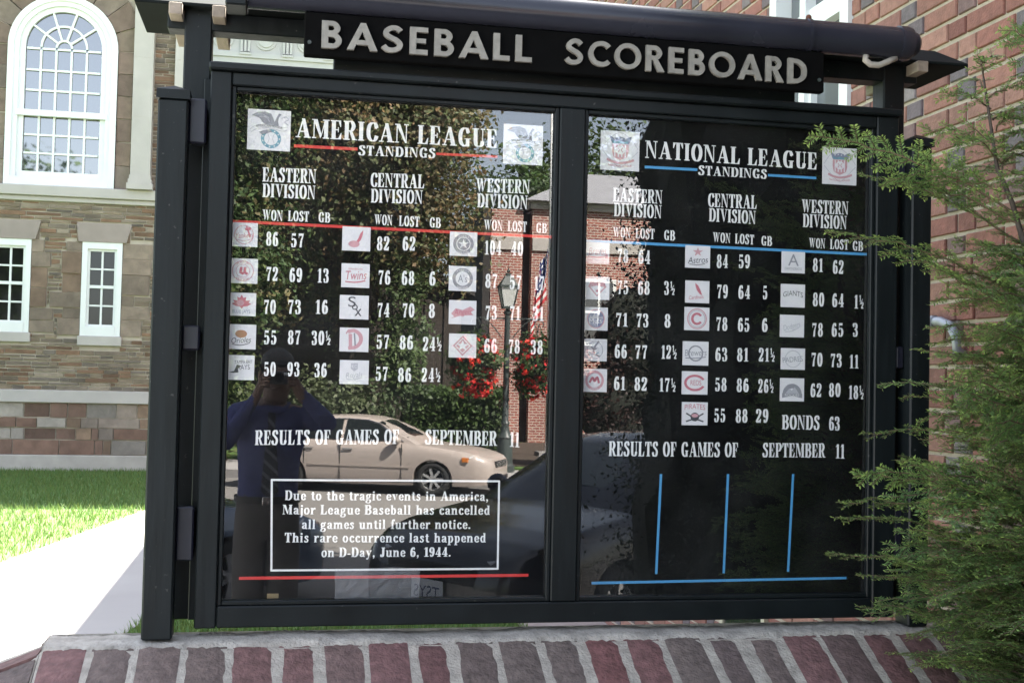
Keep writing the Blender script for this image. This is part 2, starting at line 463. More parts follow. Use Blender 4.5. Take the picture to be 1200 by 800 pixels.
    G['5'] = (.54, [R(.09, .5, .135, .95), Pg((.09, 1), (.44, 1), (.42, .82), (.09, .84)), S([(.1, .53), (.22, .61), (.36, .54), (.42, .32), (.34, .07), (.2, .03), (.09, .12)], t, h), g_dot(.11, .2, .085)])
    six = [g_oval(.28, .31, .155, .28, t, h), S([(.42, .88), (.30, .97), (.18, .82), (.125, .55), (.125, .32)], t, h), g_dot(.39, .82, .075)]
    G['6'] = (.54, six)
    def flip(pr):
        k, d = pr
        if k == 'poly': return (k, [(.54 - x, 1 - y) for x, y in d])
        return (k, [tuple((.54 - x, 1 - y) for x, y in q) for q in d])
    G['9'] = (.54, [flip(p) for p in six])
    G['7'] = (.52, [Pg((.05, 1), (.48, 1), (.48, .9), (.44, .83), (.05, .83)), R(.05, .68, .09, .9), Pg((.48, .9), (.36, .5), (.33, 0), (.14, 0), (.19, .4), (.36, .84))])
    G['8'] = (.54, [g_oval(.27, .755, .135, .215, t * .85, h), g_oval(.27, .275, .155, .245, t, h)])
    half = [R(.08, .5, .17, 1), Pg((.08, 1), (.08, .9), (.0, .86), (.0, .89), (.1, 1)), Pg((.06, .3), (.12, .3), (.42, .72), (.36, .72)),
            S([(.24, .33), (.28, .44), (.38, .46), (.43, .36), (.36, .2), (.26, .06)], .11, .05), R(.22, 0, .46, .08)]
    G['½'] = (.5, half)
    # lower case
    x = .68; tl = t * .82
    def st(x0, y0=0, y1=x, b=True, tp=True):
        o = [R(x0, y0, x0 + tl, y1)]
        if b: o.append(R(x0 - s * .8, y0, x0 + tl + s * .8, y0 + h))
        if tp: o.append(R(x0 - s, y1 - h, x0 + tl * .9, y1))
        return o
    ov = lambda cx, rx=.17: g_oval(cx, x / 2, rx, x / 2 - .02, tl, h)
    G['a'] = (.54, [S([(.12, .5), (.2, .64), (.34, .6), (.38, .46), (.38, .2), (.38, .08), (.46, .03), (.52, .06)], tl, h), S([(.36, .38), (.2, .34), (.12, .18), (.2, .04), (.36, .12)], tl, h), g_dot(.13, .53, .075)])
    G['b'] = (.56, [R(.08, 0, .08 + tl, 1), R(.02, 1 - h, .2, 1), S([(.2, .6), (.36, .64), (.45, .34), (.36, .04), (.2, .05)], tl, h)])
    G['c'] = (.48, [S([(.40, .52), (.34, .64), (.24, .65), (.14, .5), (.13, .34), (.15, .16), (.26, .03), (.37, .06), (.43, .18)], tl, h), g_dot(.38, .52, .075)])
    G['d'] = (.58, [R(.36, 0, .36 + tl, 1), R(.3, 1 - h, .45, 1), R(.4, 0, .58, h), S([(.38, .6), (.24, .65), (.13, .34), (.24, .03), (.38, .08)], tl, h)])
    G['e'] = (.50, [S([(.13, .37), (.42, .37), (.38, .58), (.26, .65), (.15, .52), (.13, .34), (.16, .14), (.28, .03), (.38, .07), (.44, .2)], tl, h)])
    G['f'] = (.38, [R(.12, 0, .12 + tl, .8), R(.04, 0, .36, h), R(.02, x - h, .34, x), S([(.2, .78), (.24, .96), (.32, .99), (.37, .92)], tl, h), g_dot(.36, .88, .065)])
    G['g'] = (.54, [g_oval(.24, .44, .13, .2, tl * .9, h), S([(.16, .26), (.1, .14), (.2, .08), (.38, .06), (.44, -.08), (.36, -.24), (.2, -.27), (.08, -.2), (.08, -.08), (.18, .04)], h * 2, h), S([(.35, .6), (.44, .66), (.5, .62)], h * 1.6, h * 1.6)])
    G['h'] = (.62, [R(.08, 0, .08 + tl, 1), R(.02, 1 - h, .2, 1), R(.02, 0, .3, h), S([(.22, .5), (.32, .64), (.43, .6), (.46, .45), (.46, .05)], tl, h), R(.34, 0, .6, h)])
    G['i'] = (.32, st(.08) + [g_dot(.155, .88, .1)])
    G['j'] = (.30, [R(.1, -.1, .1 + tl, x), g_dot(.18, .88, .1), S([(.18, -.08), (.14, -.24), (.02, -.26)], tl, h)])
    G['l'] = (.32, [R(.08, 0, .08 + tl, 1), R(.02, 1 - h, .2, 1), R(.02, 0, .3, h)])
    G['m'] = (.90, st(.07) + [S([(.22, .5), (.32, .64), (.42, .6), (.45, .45), (.45, .05)], tl, h), R(.35, 0, .58, h), S([(.52, .5), (.6, .64), (.7, .6), (.74, .45), (.74, .05)], tl, h), R(.64, 0, .89, h)])
    G['n'] = (.62, st(.07) + [S([(.22, .5), (.32, .64), (.43, .6), (.46, .45), (.46, .05)], tl, h), R(.34, 0, .6, h)])
    G['o'] = (.54, [ov(.27)])
    G['p'] = (.56, [R(.08, -.3, .08 + tl, x), R(.01, x - h, .2, x), R(.01, -.3, .31, -.3 + h), S([(.2, .6), (.36, .64), (.45, .34), (.36, .04), (.2, .06)], tl, h)])
    G['r'] = (.46, st(.07) + [S([(.22, .42), (.28, .6), (.37, .65), (.43, .6)], tl * .6, h * 1.4), g_dot(.39, .58, .075)])
    G['s'] = (.44, [S([(.34, .52), (.3, .63), (.22, .655), (.13, .58), (.16, .44), (.28, .33), (.34, .2), (.27, .05), (.18, .03), (.1, .08), (.07, .18)], tl * .9, h * 1.3, False, .8), R(.325, .46, .365, x), R(.055, 0, .095, .2)])
    G['t'] = (.40, [R(.12, .15, .12 + tl, .88), R(.02, x - h, .36, x), S([(.2, .2), (.24, .05), (.32, .03), (.38, .1)], tl, h)])
    G['u'] = (.62, [R(.08, .15, .08 + tl, x), R(.01, x - h, .2, x), S([(.16, .2), (.2, .05), (.3, .03), (.42, .12)], tl, h), R(.38, 0, .38 + tl, x), R(.31, x - h, .46, x), R(.45, 0, .61, h)])
    G['v'] = (.56, [Pg((.05, x), (.24, x), (.35, .15), (.29, 0)), Pg((.29, 0), (.34, .1), (.49, x), (.44, x)), R(0, x - h, .28, x), R(.37, x - h, .57, x)])
    G['y'] = (.56, [Pg((.05, x), (.24, x), (.35, .15), (.29, 0)), Pg((.16, -.26), (.24, -.26), (.49, x), (.43, x)), R(0, x - h, .28, x), R(.37, x - h, .57, x), g_dot(.14, -.2, .08)])
    G['.'] = (.28, [g_dot(.14, .09, .095)])
    G[','] = (.28, [g_dot(.14, .09, .095), Pg((.13, .02), (.235, .08), (.2, -.08), (.08, -.2), (.07, -.16))])
    G['-'] = (.34, [R(.04, .24, .3, .36)])
    G[' '] = (.34, [])
    return G

SERIF = serif_font()
BOOK = serif_font(t=.19, h=.07, s=.055)

def sans_font(t=.175):
    R, Pg = g_rect, g_poly
    S = lambda p, closed=False: g_stroke(p, t, t, closed)
    G = {}
    G['A'] = (.92, [Pg((.0, 0), (.21, 0), (.52, .86), (.40, 1)), Pg((.40, 1), (.56, 1), (.93, 0), (.71, 0), (.40, .84)), R(.24, .2, .7, .37)])
    G['B'] = (.72, [R(.06, 0, .26, 1), S([(.2, .9), (.42, .9), (.53, .74), (.42, .57), (.2, .57)]), S([(.2, .5), (.46, .48), (.58, .29), (.46, .1), (.2, .1)])])
    G['C'] = (.90, [S([(.80, .77), (.70, .86), (.52, .9), (.27, .8), (.14, .5), (.27, .2), (.52, .1), (.70, .14), (.80, .23)])])
    G['D'] = (.84, [R(.06, 0, .26, 1), S([(.2, .9), (.44, .88), (.65, .72), (.70, .5), (.65, .28), (.44, .12), (.2, .1)])])
    G['E'] = (.66, [R(.06, 0, .26, 1), R(.2, .82, .62, 1), R(.2, .42, .56, .59), R(.2, 0, .62, .18)])
    G['L'] = (.60, [R(.06, 0, .26, 1), R(.2, 0, .58, .18)])
    G['O'] = (1.02, [g_stroke([(.51 + .4 * math.cos(2 * PI * i / 12), .5 + .41 * math.sin(2 * PI * i / 12)) for i in range(12)], t, t, True)])
    G['R'] = (.76, [R(.06, 0, .26, 1), S([(.2, .9), (.44, .9), (.57, .72), (.44, .53), (.2, .53)]), Pg((.3, .47), (.48, .5), (.76, 0), (.52, 0))])
    G['S'] = (.72, [S([(.60, .80), (.48, .9), (.32, .9), (.17, .78), (.18, .64), (.32, .54), (.46, .47), (.58, .33), (.54, .17), (.38, .09), (.2, .11), (.08, .23)])])
    G[' '] = (.4, [])
    return G
SANS = sans_font()

def layout(s, font, track=.05):
    x = 0; out = []
    for ch in s:
        w, pr = font[ch]
        for k, d in pr:
            if k == 'poly': out.append([[(px + x, py) for px, py in d]])
            else: out.append([[(px + x, py) for px, py in q] for q in d])
        x += w + track
    return out, x - track

def put_text(mb, item, font, y, track=.05, slant=0.0, rise=0.0):
    """flat letters on the board plane: item = (string, x0, z0, x1, z1, cap height)"""
    s, x0, z0, x1, z1, h = item
    prims, W = layout(s, font, track)
    for k, faces in enumerate(prims):
        yy = y - (k % 9) * 4e-5
        for q in faces:
            pts = []
            for a, b in q:
                u = (a + slant * b) / W
                pts.append((x0 + (x1 - x0) * u, yy, z0 + (z1 - z0) * u + b * h + rise * 4 * u * (1 - u)))
            mb.face(pts)

def put_text_solid(mb, item, font, y, depth, track=.08):
    s, x0, z0, x1, z1, h = item
    prims, W = layout(s, font, track)
    for k, faces in enumerate(prims):
        dy = (k % 9) * 1.5e-4
        P = lambda a, b, yy: (x0 + (x1 - x0) * a / W, yy, z0 + (z1 - z0) * a / W + b * h)
        if len(faces) == 1:
            mb.prism(faces[0], lambda a, b: P(a, b, y), lambda a, b: P(a, b, y - depth - dy))
        else:
            for q in faces:
                mb.face([P(a, b, y - depth - dy) for a, b in q])
                mb.face([P(*q[0], y), P(*q[1], y), P(*q[1], y - depth - dy), P(*q[0], y - depth - dy)])
                mb.face([P(*q[2], y), P(*q[3], y), P(*q[3], y - depth - dy), P(*q[2], y - depth - dy)])
            for q, i in ((faces[0], (3, 0)), (faces[-1], (1, 2))):
                mb.face([P(*q[i[0]], y), P(*q[i[1]], y), P(*q[i[1]], y - depth - dy), P(*q[i[0]], y - depth - dy)])

HEAD = [('AMERICAN LEAGUE', 0.0236, 2.202, 0.5375, 2.2046, 0.048),
  ('STANDINGS', 0.1811, 2.1656, 0.377, 2.1694, 0.0251),
  ('NATIONAL LEAGUE', 0.9347, 2.2023, 1.4227, 2.1975, 0.0461),
  ('STANDINGS', 1.0831, 2.165, 1.2776, 2.1647, 0.0253)]
DIV = [[('EASTERN', -0.0545, 2.0864, 0.078, 2.0883, 0.0381),
  ('DIVISION', -0.0534, 2.0476, 0.0769, 2.0485, 0.0364)], [('CENTRAL', 0.2128, 2.0872, 0.3498, 2.0899, 0.0381),
  ('DIVISION', 0.2153, 2.0475, 0.347, 2.0504, 0.037)], [('WESTERN', 0.4832, 2.088, 0.6256, 2.0908, 0.0383),
  ('DIVISION', 0.4879, 2.049, 0.6204, 2.0502, 0.0376)], [('EASTERN', 0.8489, 2.0822, 0.9847, 2.0822, 0.0385),
  ('DIVISION', 0.852, 2.0434, 0.9831, 2.0435, 0.0373)], [('CENTRAL', 1.1109, 2.081, 1.2496, 2.0816, 0.0391),
  ('DIVISION', 1.1149, 2.0423, 1.2478, 2.0407, 0.0379)], [('WESTERN', 1.3787, 2.0787, 1.5158, 2.079, 0.0385),
  ('DIVISION', 1.3828, 2.0394, 1.5114, 2.039, 0.0385)]]
COLHEAD = [[('WON', -0.0518, 1.9903, -0.0019, 1.9897, 0.0262),
  ('LOST', 0.011, 1.991, 0.0625, 1.9913, 0.0257),
  ('GB', 0.0857, 1.9917, 0.1153, 1.9916, 0.0247)], [('WON', 0.2256, 1.9916, 0.2713, 1.9916, 0.026),
  ('LOST', 0.2882, 1.9915, 0.3402, 1.991, 0.0261),
  ('GB', 0.3658, 1.9914, 0.3949, 1.9914, 0.0251)], [('WON', 0.5066, 1.991, 0.5558, 1.9911, 0.0265),
  ('LOST', 0.5692, 1.991, 0.6194, 1.9911, 0.0266),
  ('GB', 0.6441, 1.9907, 0.6727, 1.9904, 0.0256)], [('WON', 0.8507, 1.9884, 0.8989, 1.9876, 0.027),
  ('LOST', 0.9123, 1.9875, 0.9646, 1.9876, 0.0271),
  ('GB', 0.9905, 1.9871, 1.0213, 1.9862, 0.0261)], [('WON', 1.1269, 1.987, 1.1767, 1.9862, 0.0263),
  ('LOST', 1.1895, 1.9861, 1.2438, 1.9852, 0.0264),
  ('GB', 1.264, 1.9847, 1.2951, 1.9838, 0.0254)], [('WON', 1.4017, 1.9837, 1.4489, 1.9834, 0.0268),
  ('LOST', 1.4631, 1.9831, 1.5171, 1.9831, 0.0269),
  ('GB', 1.529, 1.9822, 1.5599, 1.9812, 0.0258)]]
ROW = [[('86', -0.0415, 1.9274, -0.0116, 1.9265, 0.0347),
  ('57', 0.0191, 1.9257, 0.0516, 1.9263, 0.0348)], [('72', -0.039, 1.8396, -0.0092, 1.8399, 0.0346),
  ('69', 0.018, 1.8388, 0.0498, 1.8396, 0.0348),
  ('13', 0.0869, 1.8399, 0.1158, 1.8404, 0.0349)], [('70', -0.0422, 1.7574, -0.0127, 1.7582, 0.0346),
  ('73', 0.0164, 1.7593, 0.0493, 1.7597, 0.0347),
  ('16', 0.0844, 1.7615, 0.1156, 1.7621, 0.0348)], [('55', -0.0401, 1.6821, -0.0085, 1.6827, 0.0345),
  ('87', 0.0186, 1.6837, 0.0499, 1.6841, 0.0346),
  ('30½', 0.0768, 1.6836, 0.1244, 1.6849, 0.0348)], [('50', -0.0378, 1.6039, -0.0084, 1.6037, 0.0345),
  ('93', 0.0197, 1.6043, 0.05, 1.6046, 0.0346),
  ('36', 0.0857, 1.6037, 0.1169, 1.6044, 0.0347)], [('82', 0.2331, 1.9267, 0.2656, 1.9277, 0.0353),
  ('62', 0.298, 1.9295, 0.3315, 1.93, 0.0354)], [('76', 0.2389, 1.8413, 0.2699, 1.8416, 0.0352),
  ('68', 0.2981, 1.842, 0.3306, 1.8425, 0.0354),
  ('6', 0.3685, 1.8431, 0.3849, 1.8435, 0.0355)], [('74', 0.2389, 1.7586, 0.2699, 1.7591, 0.0352),
  ('70', 0.3019, 1.7597, 0.3329, 1.7605, 0.0353),
  ('8', 0.3692, 1.7608, 0.3854, 1.7611, 0.0355)], [('57', 0.2382, 1.6788, 0.2711, 1.679, 0.0351),
  ('86', 0.297, 1.6784, 0.3316, 1.6792, 0.0353),
  ('24½', 0.3563, 1.6761, 0.4048, 1.677, 0.0354)], [('57', 0.2381, 1.5981, 0.2699, 1.5984, 0.0351),
  ('86', 0.2948, 1.5963, 0.3289, 1.5971, 0.0352),
  ('24½', 0.3552, 1.5977, 0.4034, 1.5985, 0.0353)], [('104', 0.5097, 1.9279, 0.5538, 1.9285, 0.0359),
  ('40', 0.5785, 1.9286, 0.6107, 1.9289, 0.0361)], [('87', 0.5132, 1.8427, 0.5453, 1.8426, 0.0358),
  ('57', 0.5766, 1.8417, 0.6085, 1.8418, 0.036),
  ('17', 0.6419, 1.8412, 0.6691, 1.8418, 0.0361)], [('73', 0.5151, 1.7604, 0.546, 1.7612, 0.0358),
  ('71', 0.5789, 1.7613, 0.6069, 1.7618, 0.0359),
  ('31', 0.6396, 1.761, 0.669, 1.762, 0.0361)], [('66', 0.5139, 1.676, 0.548, 1.6764, 0.0357),
  ('78', 0.5779, 1.6757, 0.6077, 1.6763, 0.0359),
  ('38', 0.6361, 1.6752, 0.6686, 1.6756, 0.036)], [('78', 0.8637, 1.9223, 0.8939, 1.9224, 0.0356),
  ('64', 0.9206, 1.9208, 0.9541, 1.9215, 0.0357)], [('75', 0.8653, 1.8392, 0.8955, 1.8394, 0.0355),
  ('68', 0.9212, 1.839, 0.954, 1.8402, 0.0356),
  ('3½', 0.9932, 1.8416, 1.0232, 1.8419, 0.0358)], [('71', 0.8628, 1.7539, 0.8951, 1.754, 0.0354),
  ('73', 0.9186, 1.7536, 0.9525, 1.7542, 0.0355),
  ('8', 0.9958, 1.7551, 1.0132, 1.7551, 0.0357)], [('66', 0.861, 1.6713, 0.8946, 1.6712, 0.0354),
  ('77', 0.9167, 1.6705, 0.9506, 1.6713, 0.0355),
  ('12½', 0.9886, 1.6723, 1.0317, 1.6729, 0.0356)], [('61', 0.8608, 1.5875, 0.8918, 1.5875, 0.0353),
  ('82', 0.9165, 1.5866, 0.9522, 1.5869, 0.0354),
  ('17½', 0.9848, 1.5858, 1.0305, 1.5862, 0.0356)], [('84', 1.1386, 1.9182, 1.1706, 1.9195, 0.0361),
  ('59', 1.2003, 1.9207, 1.2334, 1.9211, 0.0363)], [('79', 1.1407, 1.8377, 1.1719, 1.8383, 0.0361),
  ('64', 1.2009, 1.8382, 1.2348, 1.8389, 0.0362),
  ('5', 1.2705, 1.8395, 1.2841, 1.8397, 0.0363)], [('78', 1.1398, 1.751, 1.172, 1.7513, 0.036),
  ('65', 1.2009, 1.7506, 1.2345, 1.7511, 0.0361),
  ('6', 1.2692, 1.7517, 1.286, 1.7522, 0.0363)], [('63', 1.1388, 1.6698, 1.1733, 1.6702, 0.036),
  ('81', 1.2, 1.6704, 1.2324, 1.6712, 0.0361),
  ('21½', 1.2617, 1.6719, 1.3077, 1.6726, 0.0362)], [('58', 1.1392, 1.59, 1.1723, 1.5898, 0.0359),
  ('86', 1.2002, 1.5892, 1.2347, 1.5895, 0.036),
  ('26½', 1.2616, 1.5884, 1.3056, 1.5891, 0.0362)], [('55', 1.1382, 1.5082, 1.1703, 1.5082, 0.0358),
  ('88', 1.1991, 1.5073, 1.2329, 1.5078, 0.036),
  ('29', 1.2563, 1.5082, 1.2922, 1.5087, 0.0361)], [('81', 1.4133, 1.9192, 1.4431, 1.9192, 0.0367),
  ('62', 1.4715, 1.9159, 1.504, 1.9164, 0.0368)], [('80', 1.4146, 1.8255, 1.4479, 1.8259, 0.0367),
  ('64', 1.471, 1.8253, 1.5055, 1.826, 0.0368),
  ('1½', 1.5356, 1.8233, 1.5638, 1.8237, 0.0369)], [('78', 1.4133, 1.743, 1.4455, 1.7439, 0.0366),
  ('65', 1.4706, 1.7447, 1.5053, 1.7457, 0.0367),
  ('3', 1.5321, 1.7464, 1.5482, 1.7467, 0.0368)], [('70', 1.4123, 1.6628, 1.4454, 1.6629, 0.0365),
  ('73', 1.4683, 1.6618, 1.5019, 1.6622, 0.0366),
  ('11', 1.524, 1.6601, 1.5508, 1.6603, 0.0368)], [('62', 1.4112, 1.5797, 1.4444, 1.5803, 0.0365),
  ('80', 1.4649, 1.5816, 1.4993, 1.5818, 0.0366),
  ('18½', 1.5226, 1.5765, 1.567, 1.5769, 0.0367)]]
MISC = [[('RESULTS OF GAMES OF', -0.054, 1.4329, 0.3019, 1.4401, 0.0361)], [('SEPTEMBER', 0.368, 1.4398, 0.5534, 1.4381, 0.0369),
  ('11', 0.5862, 1.4365, 0.6122, 1.4346, 0.0372)], [('BONDS', 1.3308, 1.4921, 1.4399, 1.4916, 0.0379),
  ('63', 1.4662, 1.4908, 1.4985, 1.4906, 0.037)], [('RESULTS OF GAMES OF', 0.8504, 1.4152, 1.2076, 1.4158, 0.0382)], [('SEPTEMBER', 1.2767, 1.4165, 1.4568, 1.4172, 0.0378),
  ('11', 1.4866, 1.4154, 1.5133, 1.415, 0.0381)]]
MSG = [('Due to the tragic events in America,', 0.0227, 1.2981, 0.5349, 1.2976, 0.0235),
  ('Major League Baseball has cancelled', 0.0179, 1.263, 0.539, 1.2624, 0.0235),
  ('all games until further notice.', 0.0651, 1.2269, 0.4906, 1.2264, 0.0235),
  ('This rare occurrence last happened', 0.0246, 1.194, 0.5302, 1.1923, 0.0235),
  ('on D-Day, June 6, 1944.', 0.1153, 1.1573, 0.4416, 1.1566, 0.0235)]
LINES = [('r', 0.0206, 2.1799, 0.1785, 2.181, 0.0075),
  ('r', 0.3791, 2.1807, 0.538, 2.1824, 0.0062),
  ('r', -0.1314, 1.9836, 0.6854, 1.981, 0.0071),
  ('r', -0.0827, 1.1064, 0.6434, 1.1079, 0.0073),
  ('b', 0.9344, 2.178, 1.0804, 2.1786, 0.0071),
  ('b', 1.2806, 2.1751, 1.4205, 2.1748, 0.0067),
  ('b', 0.778, 1.9755, 1.5719, 1.973, 0.0071),
  ('b', 0.9942, 1.3691, 0.9858, 1.1079, 0.0067),
  ('b', 1.1805, 1.3705, 1.1727, 1.1084, 0.0067),
  ('b', 1.3654, 1.3718, 1.3546, 1.1112, 0.0067),
  ('b', 0.8113, 1.086, 1.5234, 1.0929, 0.0067),
  ('w', -0.0104, 1.3474, 0.5615, 1.3476, 0.0049),
  ('w', 0.5614, 1.3498, 0.5626, 1.1227, 0.0049),
  ('w', 0.5626, 1.1249, -0.0052, 1.1249, 0.0049),
  ('w', -0.0051, 1.1228, -0.0105, 1.3495, 0.0049)]
CARDS = [('al', -0.0943, 2.1645, 0.1052, 0.1016),
  ('al', 0.5525, 2.1656, 0.1043, 0.1035),
  ('nl', 0.8124, 2.1644, 0.1055, 0.104),
  ('nl', 1.4377, 2.1601, 0.0995, 0.1008),
  ('yankees', -0.1279, 1.9221, 0.066, 0.0593),
  ('redsox', -0.1314, 1.831, 0.0721, 0.0614),
  ('bluejays', -0.1311, 1.7506, 0.07, 0.057),
  ('orioles', -0.1308, 1.6683, 0.072, 0.0611),
  ('rays', -0.1306, 1.5925, 0.0699, 0.061),
  ('indians', 0.1462, 1.9233, 0.0705, 0.0604),
  ('twins', 0.1465, 1.8306, 0.0704, 0.0603),
  ('sox', 0.1444, 1.7509, 0.0725, 0.0602),
  ('tigers', 0.1465, 1.6694, 0.0724, 0.0601),
  ('royals', 0.1487, 1.588, 0.0724, 0.06),
  ('mariners', 0.419, 1.9217, 0.0707, 0.0614),
  ('athletics', 0.4189, 1.8318, 0.0706, 0.0635),
  ('angels', 0.421, 1.7466, 0.0706, 0.0612),
  ('rangers', 0.4231, 1.6614, 0.0705, 0.0611),
  ('braves', 0.777, 1.9163, 0.0646, 0.056),
  ('phillies', 0.7766, 1.8223, 0.0668, 0.0604),
  ('mets', 0.776, 1.7418, 0.0645, 0.0603),
  ('marlins', 0.7754, 1.6615, 0.0644, 0.058),
  ('expos', 0.7747, 1.5813, 0.0666, 0.0601),
  ('astros', 1.0505, 1.9161, 0.0691, 0.0592),
  ('cardinals', 1.0522, 1.8228, 0.0667, 0.0591),
  ('cubs', 1.0511, 1.7501, 0.069, 0.0613),
  ('brewers', 1.048, 1.6571, 0.0713, 0.0634),
  ('reds', 1.047, 1.5801, 0.0713, 0.0611),
  ('pirates', 1.0485, 1.4987, 0.0712, 0.061),
  ('dbacks', 1.3234, 1.913, 0.0665, 0.0579),
  ('giants', 1.3223, 1.8205, 0.0689, 0.0624),
  ('dodgers', 1.3212, 1.7397, 0.0688, 0.06),
  ('padres', 1.325, 1.6523, 0.0688, 0.0576),
  ('rockies', 1.3238, 1.5672, 0.0687, 0.0621)]
SIGN = [('BASEBALL', 0.0738, 2.4068, 0.6055, 2.4085, 0.0675),
  ('SCOREBOARD', 0.6886, 2.4112, 1.3495, 2.4031, 0.067)]

# ---------------------------------------------------------------- the ground
rng = random.Random(7)
nrg = np.random.default_rng(11)
def sheet(name, poly, z, m):
    mb = MB(); mb.face([(x, y, z) for x, y in poly])
    return tag(mb.build(name, m), kind='structure')
S_E = Vector((math.cos(rad(24.3)), math.sin(rad(24.3)), 0))      # along the street
S_N = Vector((S_E.y, -S_E.x, 0))                                   # away from the board, across the street
def st(a, c): p = S_E * a + S_N * c; return (p.x, p.y)
KERB0, KERB1 = 4.04, 17.6
Z_WALK, Z_ROAD = -.10, -.25
sheet('ground', [(-400, -400), (400, -400), (400, 400), (-400, 400)], -.32, M['grass'])
sheet('street', [st(-150, KERB0), st(150, KERB0), st(150, KERB1), st(-150, KERB1)], Z_ROAD, M['asphalt'])
# pavements are slabs with a real kerb step
def slab(name, poly, z0, z1, m):
    mb = MB(); mb.prism(poly, lambda a, b: (a, b, z1), lambda a, b: (a, b, z0))
    return tag(mb.build(name, m), kind='structure')
slab('pavement', [st(-60, KERB0), st(60, KERB0), (20, 6), (20, -.25), (-40, -.25)], -.3, Z_WALK, M['concrete'])
slab('far_pavement', [st(-60, KERB1), st(60, KERB1), st(60, KERB1 + 2.6), st(-60, KERB1 + 2.6)], -.3, -.1, M['concrete'])
slab('far_lawn', [st(-60, KERB1 + 2.61), st(60, KERB1 + 2.61), st(60, 90), st(-60, 90)], -.31, -.06, M['grass'])
slab('lawn', [(-40, -.24), (30, -.24), (30, 70), (-40, 70)], -.31, 0.0, M['grass'])
PATH = [(-4.4, -.24), (-1.8, -.24), (-.86, 4.93), (.45, 12.6), (2.2, 22), (.3, 22), (-1.49, 11.9), (-2.243, 7.72), (-2.75, 5.0)]
sheet('path', PATH, .006, M['concrete'])
sheet('planting_bed', [(1.62, .2), (2.24, .2), (2.1, 13), (1.55, 13)], .012, mat('trodden_paving', (.27, .22, .20), .9, var=.15, scale=3))

sheet('planting_bed', [(3.2, -21.0), (14, -17.5), (14, -29.9), (3.2, -29.9)], -.05, M['soil'])
# grass blades where the lawn is seen from near: beside the path and behind the brick wall
def blades(name, region, n, hmin, hmax, z):
    P = np.zeros((n, 4, 3)); T = np.zeros((n, 3)); i = 0
    while i < n:
        x, y, ok = region()
        if not ok: continue
        a = rng.random() * 2 * PI; w = rng.uniform(.003, .006); h = rng.uniform(hmin, hmax)
        dx, dy = math.cos(a) * w, math.sin(a) * w
        lx, ly = rng.gauss(0, .4) * h, rng.gauss(0, .4) * h
        P[i] = [(x - dx, y - dy, z), (x + dx, y + dy, z), (x + lx + dx * .2, y + ly + dy * .2, z + h), (x + lx - dx * .2, y + ly - dy * .2, z + h)]
        g = rng.uniform(.75, 1.3)
        T[i] = (.095 * g * rng.uniform(.8, 1.4), .165 * g, .04 * g); i += 1
    o = np_quads(name, P, M['blade'], tint=T)
    return tag(o, kind='stuff')
def in_path(x, y):
    c = False; n = len(PATH)
    for i in range(n):
        (x0, y0), (x1, y1) = PATH[i], PATH[i - 1]
        if (y0 > y) != (y1 > y) and x < (x1 - x0) * (y - y0) / (y1 - y0) + x0: c = not c
    return c
def reg_near():
    x, y = rng.uniform(-1.0, 1.62), rng.uniform(3.2, 8.5)
    return x, y, not in_path(x, y)
def reg_far():
    y = 6.6 + 11.1 * rng.random() ** .8; x = rng.uniform(-6.2, -1.0)
    return x, y, not in_path(x, y)
gA = blades('grass', reg_near, 26000, .03, .08, 0.0)
gB = blades('grass', reg_far, 36000, .04, .085, 0.0)
tag(gA, 'green grass blades behind the brick wall under the board', 'grass')
tag(gB, 'mown grass strip in front of the stone building', 'grass')

# ---------------------------------------------------------------- stone building behind the lawn (facade on y = 17.8)
SB = (-5.0, 17.8, 0)
stone_b = thing('stone_building', 'stone building with white arched window and ledgestone walls beyond the lawn', 'building', SB, world_built=True)
FY = 17.8
def fill_stones(mb, x0, x1, z0, z1, rows, lens, palette, holes=(), gap=.018, proud=.014, y=FY, weights=None):
    z = z0
    while z < z1 - .02:
        h = min(rng.uniform(*rows), z1 - z)
        if z1 - (z + h) < rows[0] * .6: h = z1 - z
        x = x0
        while x < x1 - .01:
            l = rng.uniform(*lens)
            if rng.random() < .25: l *= .5
            if x1 - (x + l) < lens[0] * .5: l = x1 - x
            xa, xb = x, x + l
            segs = [(xa, xb)]
            for hx0, hx1, hz0, hz1 in holes:
                if z + h > hz0 + .005 and z < hz1 - .005:
                    ns = []
                    for a, b in segs:
                        if b <= hx0 or a >= hx1: ns.append((a, b))
                        else:
                            if a < hx0: ns.append((a, hx0))
                            if b > hx1: ns.append((hx1, b))
                    segs = ns
            for a, b in segs:
                if b - a < .035: continue
                c = rng.choices(palette, weights)[0]; k = rng.uniform(.75, 1.25)
                mb.cc = tuple(v * k for v in c)
                pr = rng.uniform(0, proud); g = gap * rng.uniform(.6, 1.3)
                ja, jb, jc, jd = [rng.uniform(-.006, .006) for _ in range(4)]
                F = [(a + g / 2, z + g / 2 + ja), (b - g / 2, z + g / 2 + jb), (b - g / 2, z + h - g / 2 + jc), (a + g / 2, z + h - g / 2 + jd)]
                front = [(u, y - pr, w) for u, w in F]; back = [(u, y + .12, w) for u, w in F]
                mb.faces(front + back, [(0, 1, 2, 3), (0, 4, 5, 1), (1, 5, 6, 2), (2, 6, 7, 3), (3, 7, 4, 0)])
            x += l
        z += h
LEDGE = [(0.15, 0.116, 0.082), (0.129, 0.102, 0.078), (0.176, 0.136, 0.095), (0.118, 0.097, 0.078), (0.16, 0.097, 0.061), (0.198, 0.16, 0.121), (0.138, 0.083, 0.052)]
BASEC = [(0.155, 0.093, 0.067), (0.188, 0.15, 0.122), (0.235, 0.205, 0.176), (0.134, 0.083, 0.061), (0.181, 0.122, 0.082)]
BROWN = [(0.16, 0.115, 0.088), (0.18, 0.137, 0.103), (0.147, 0.105, 0.082), (0.164, 0.128, 0.103)]
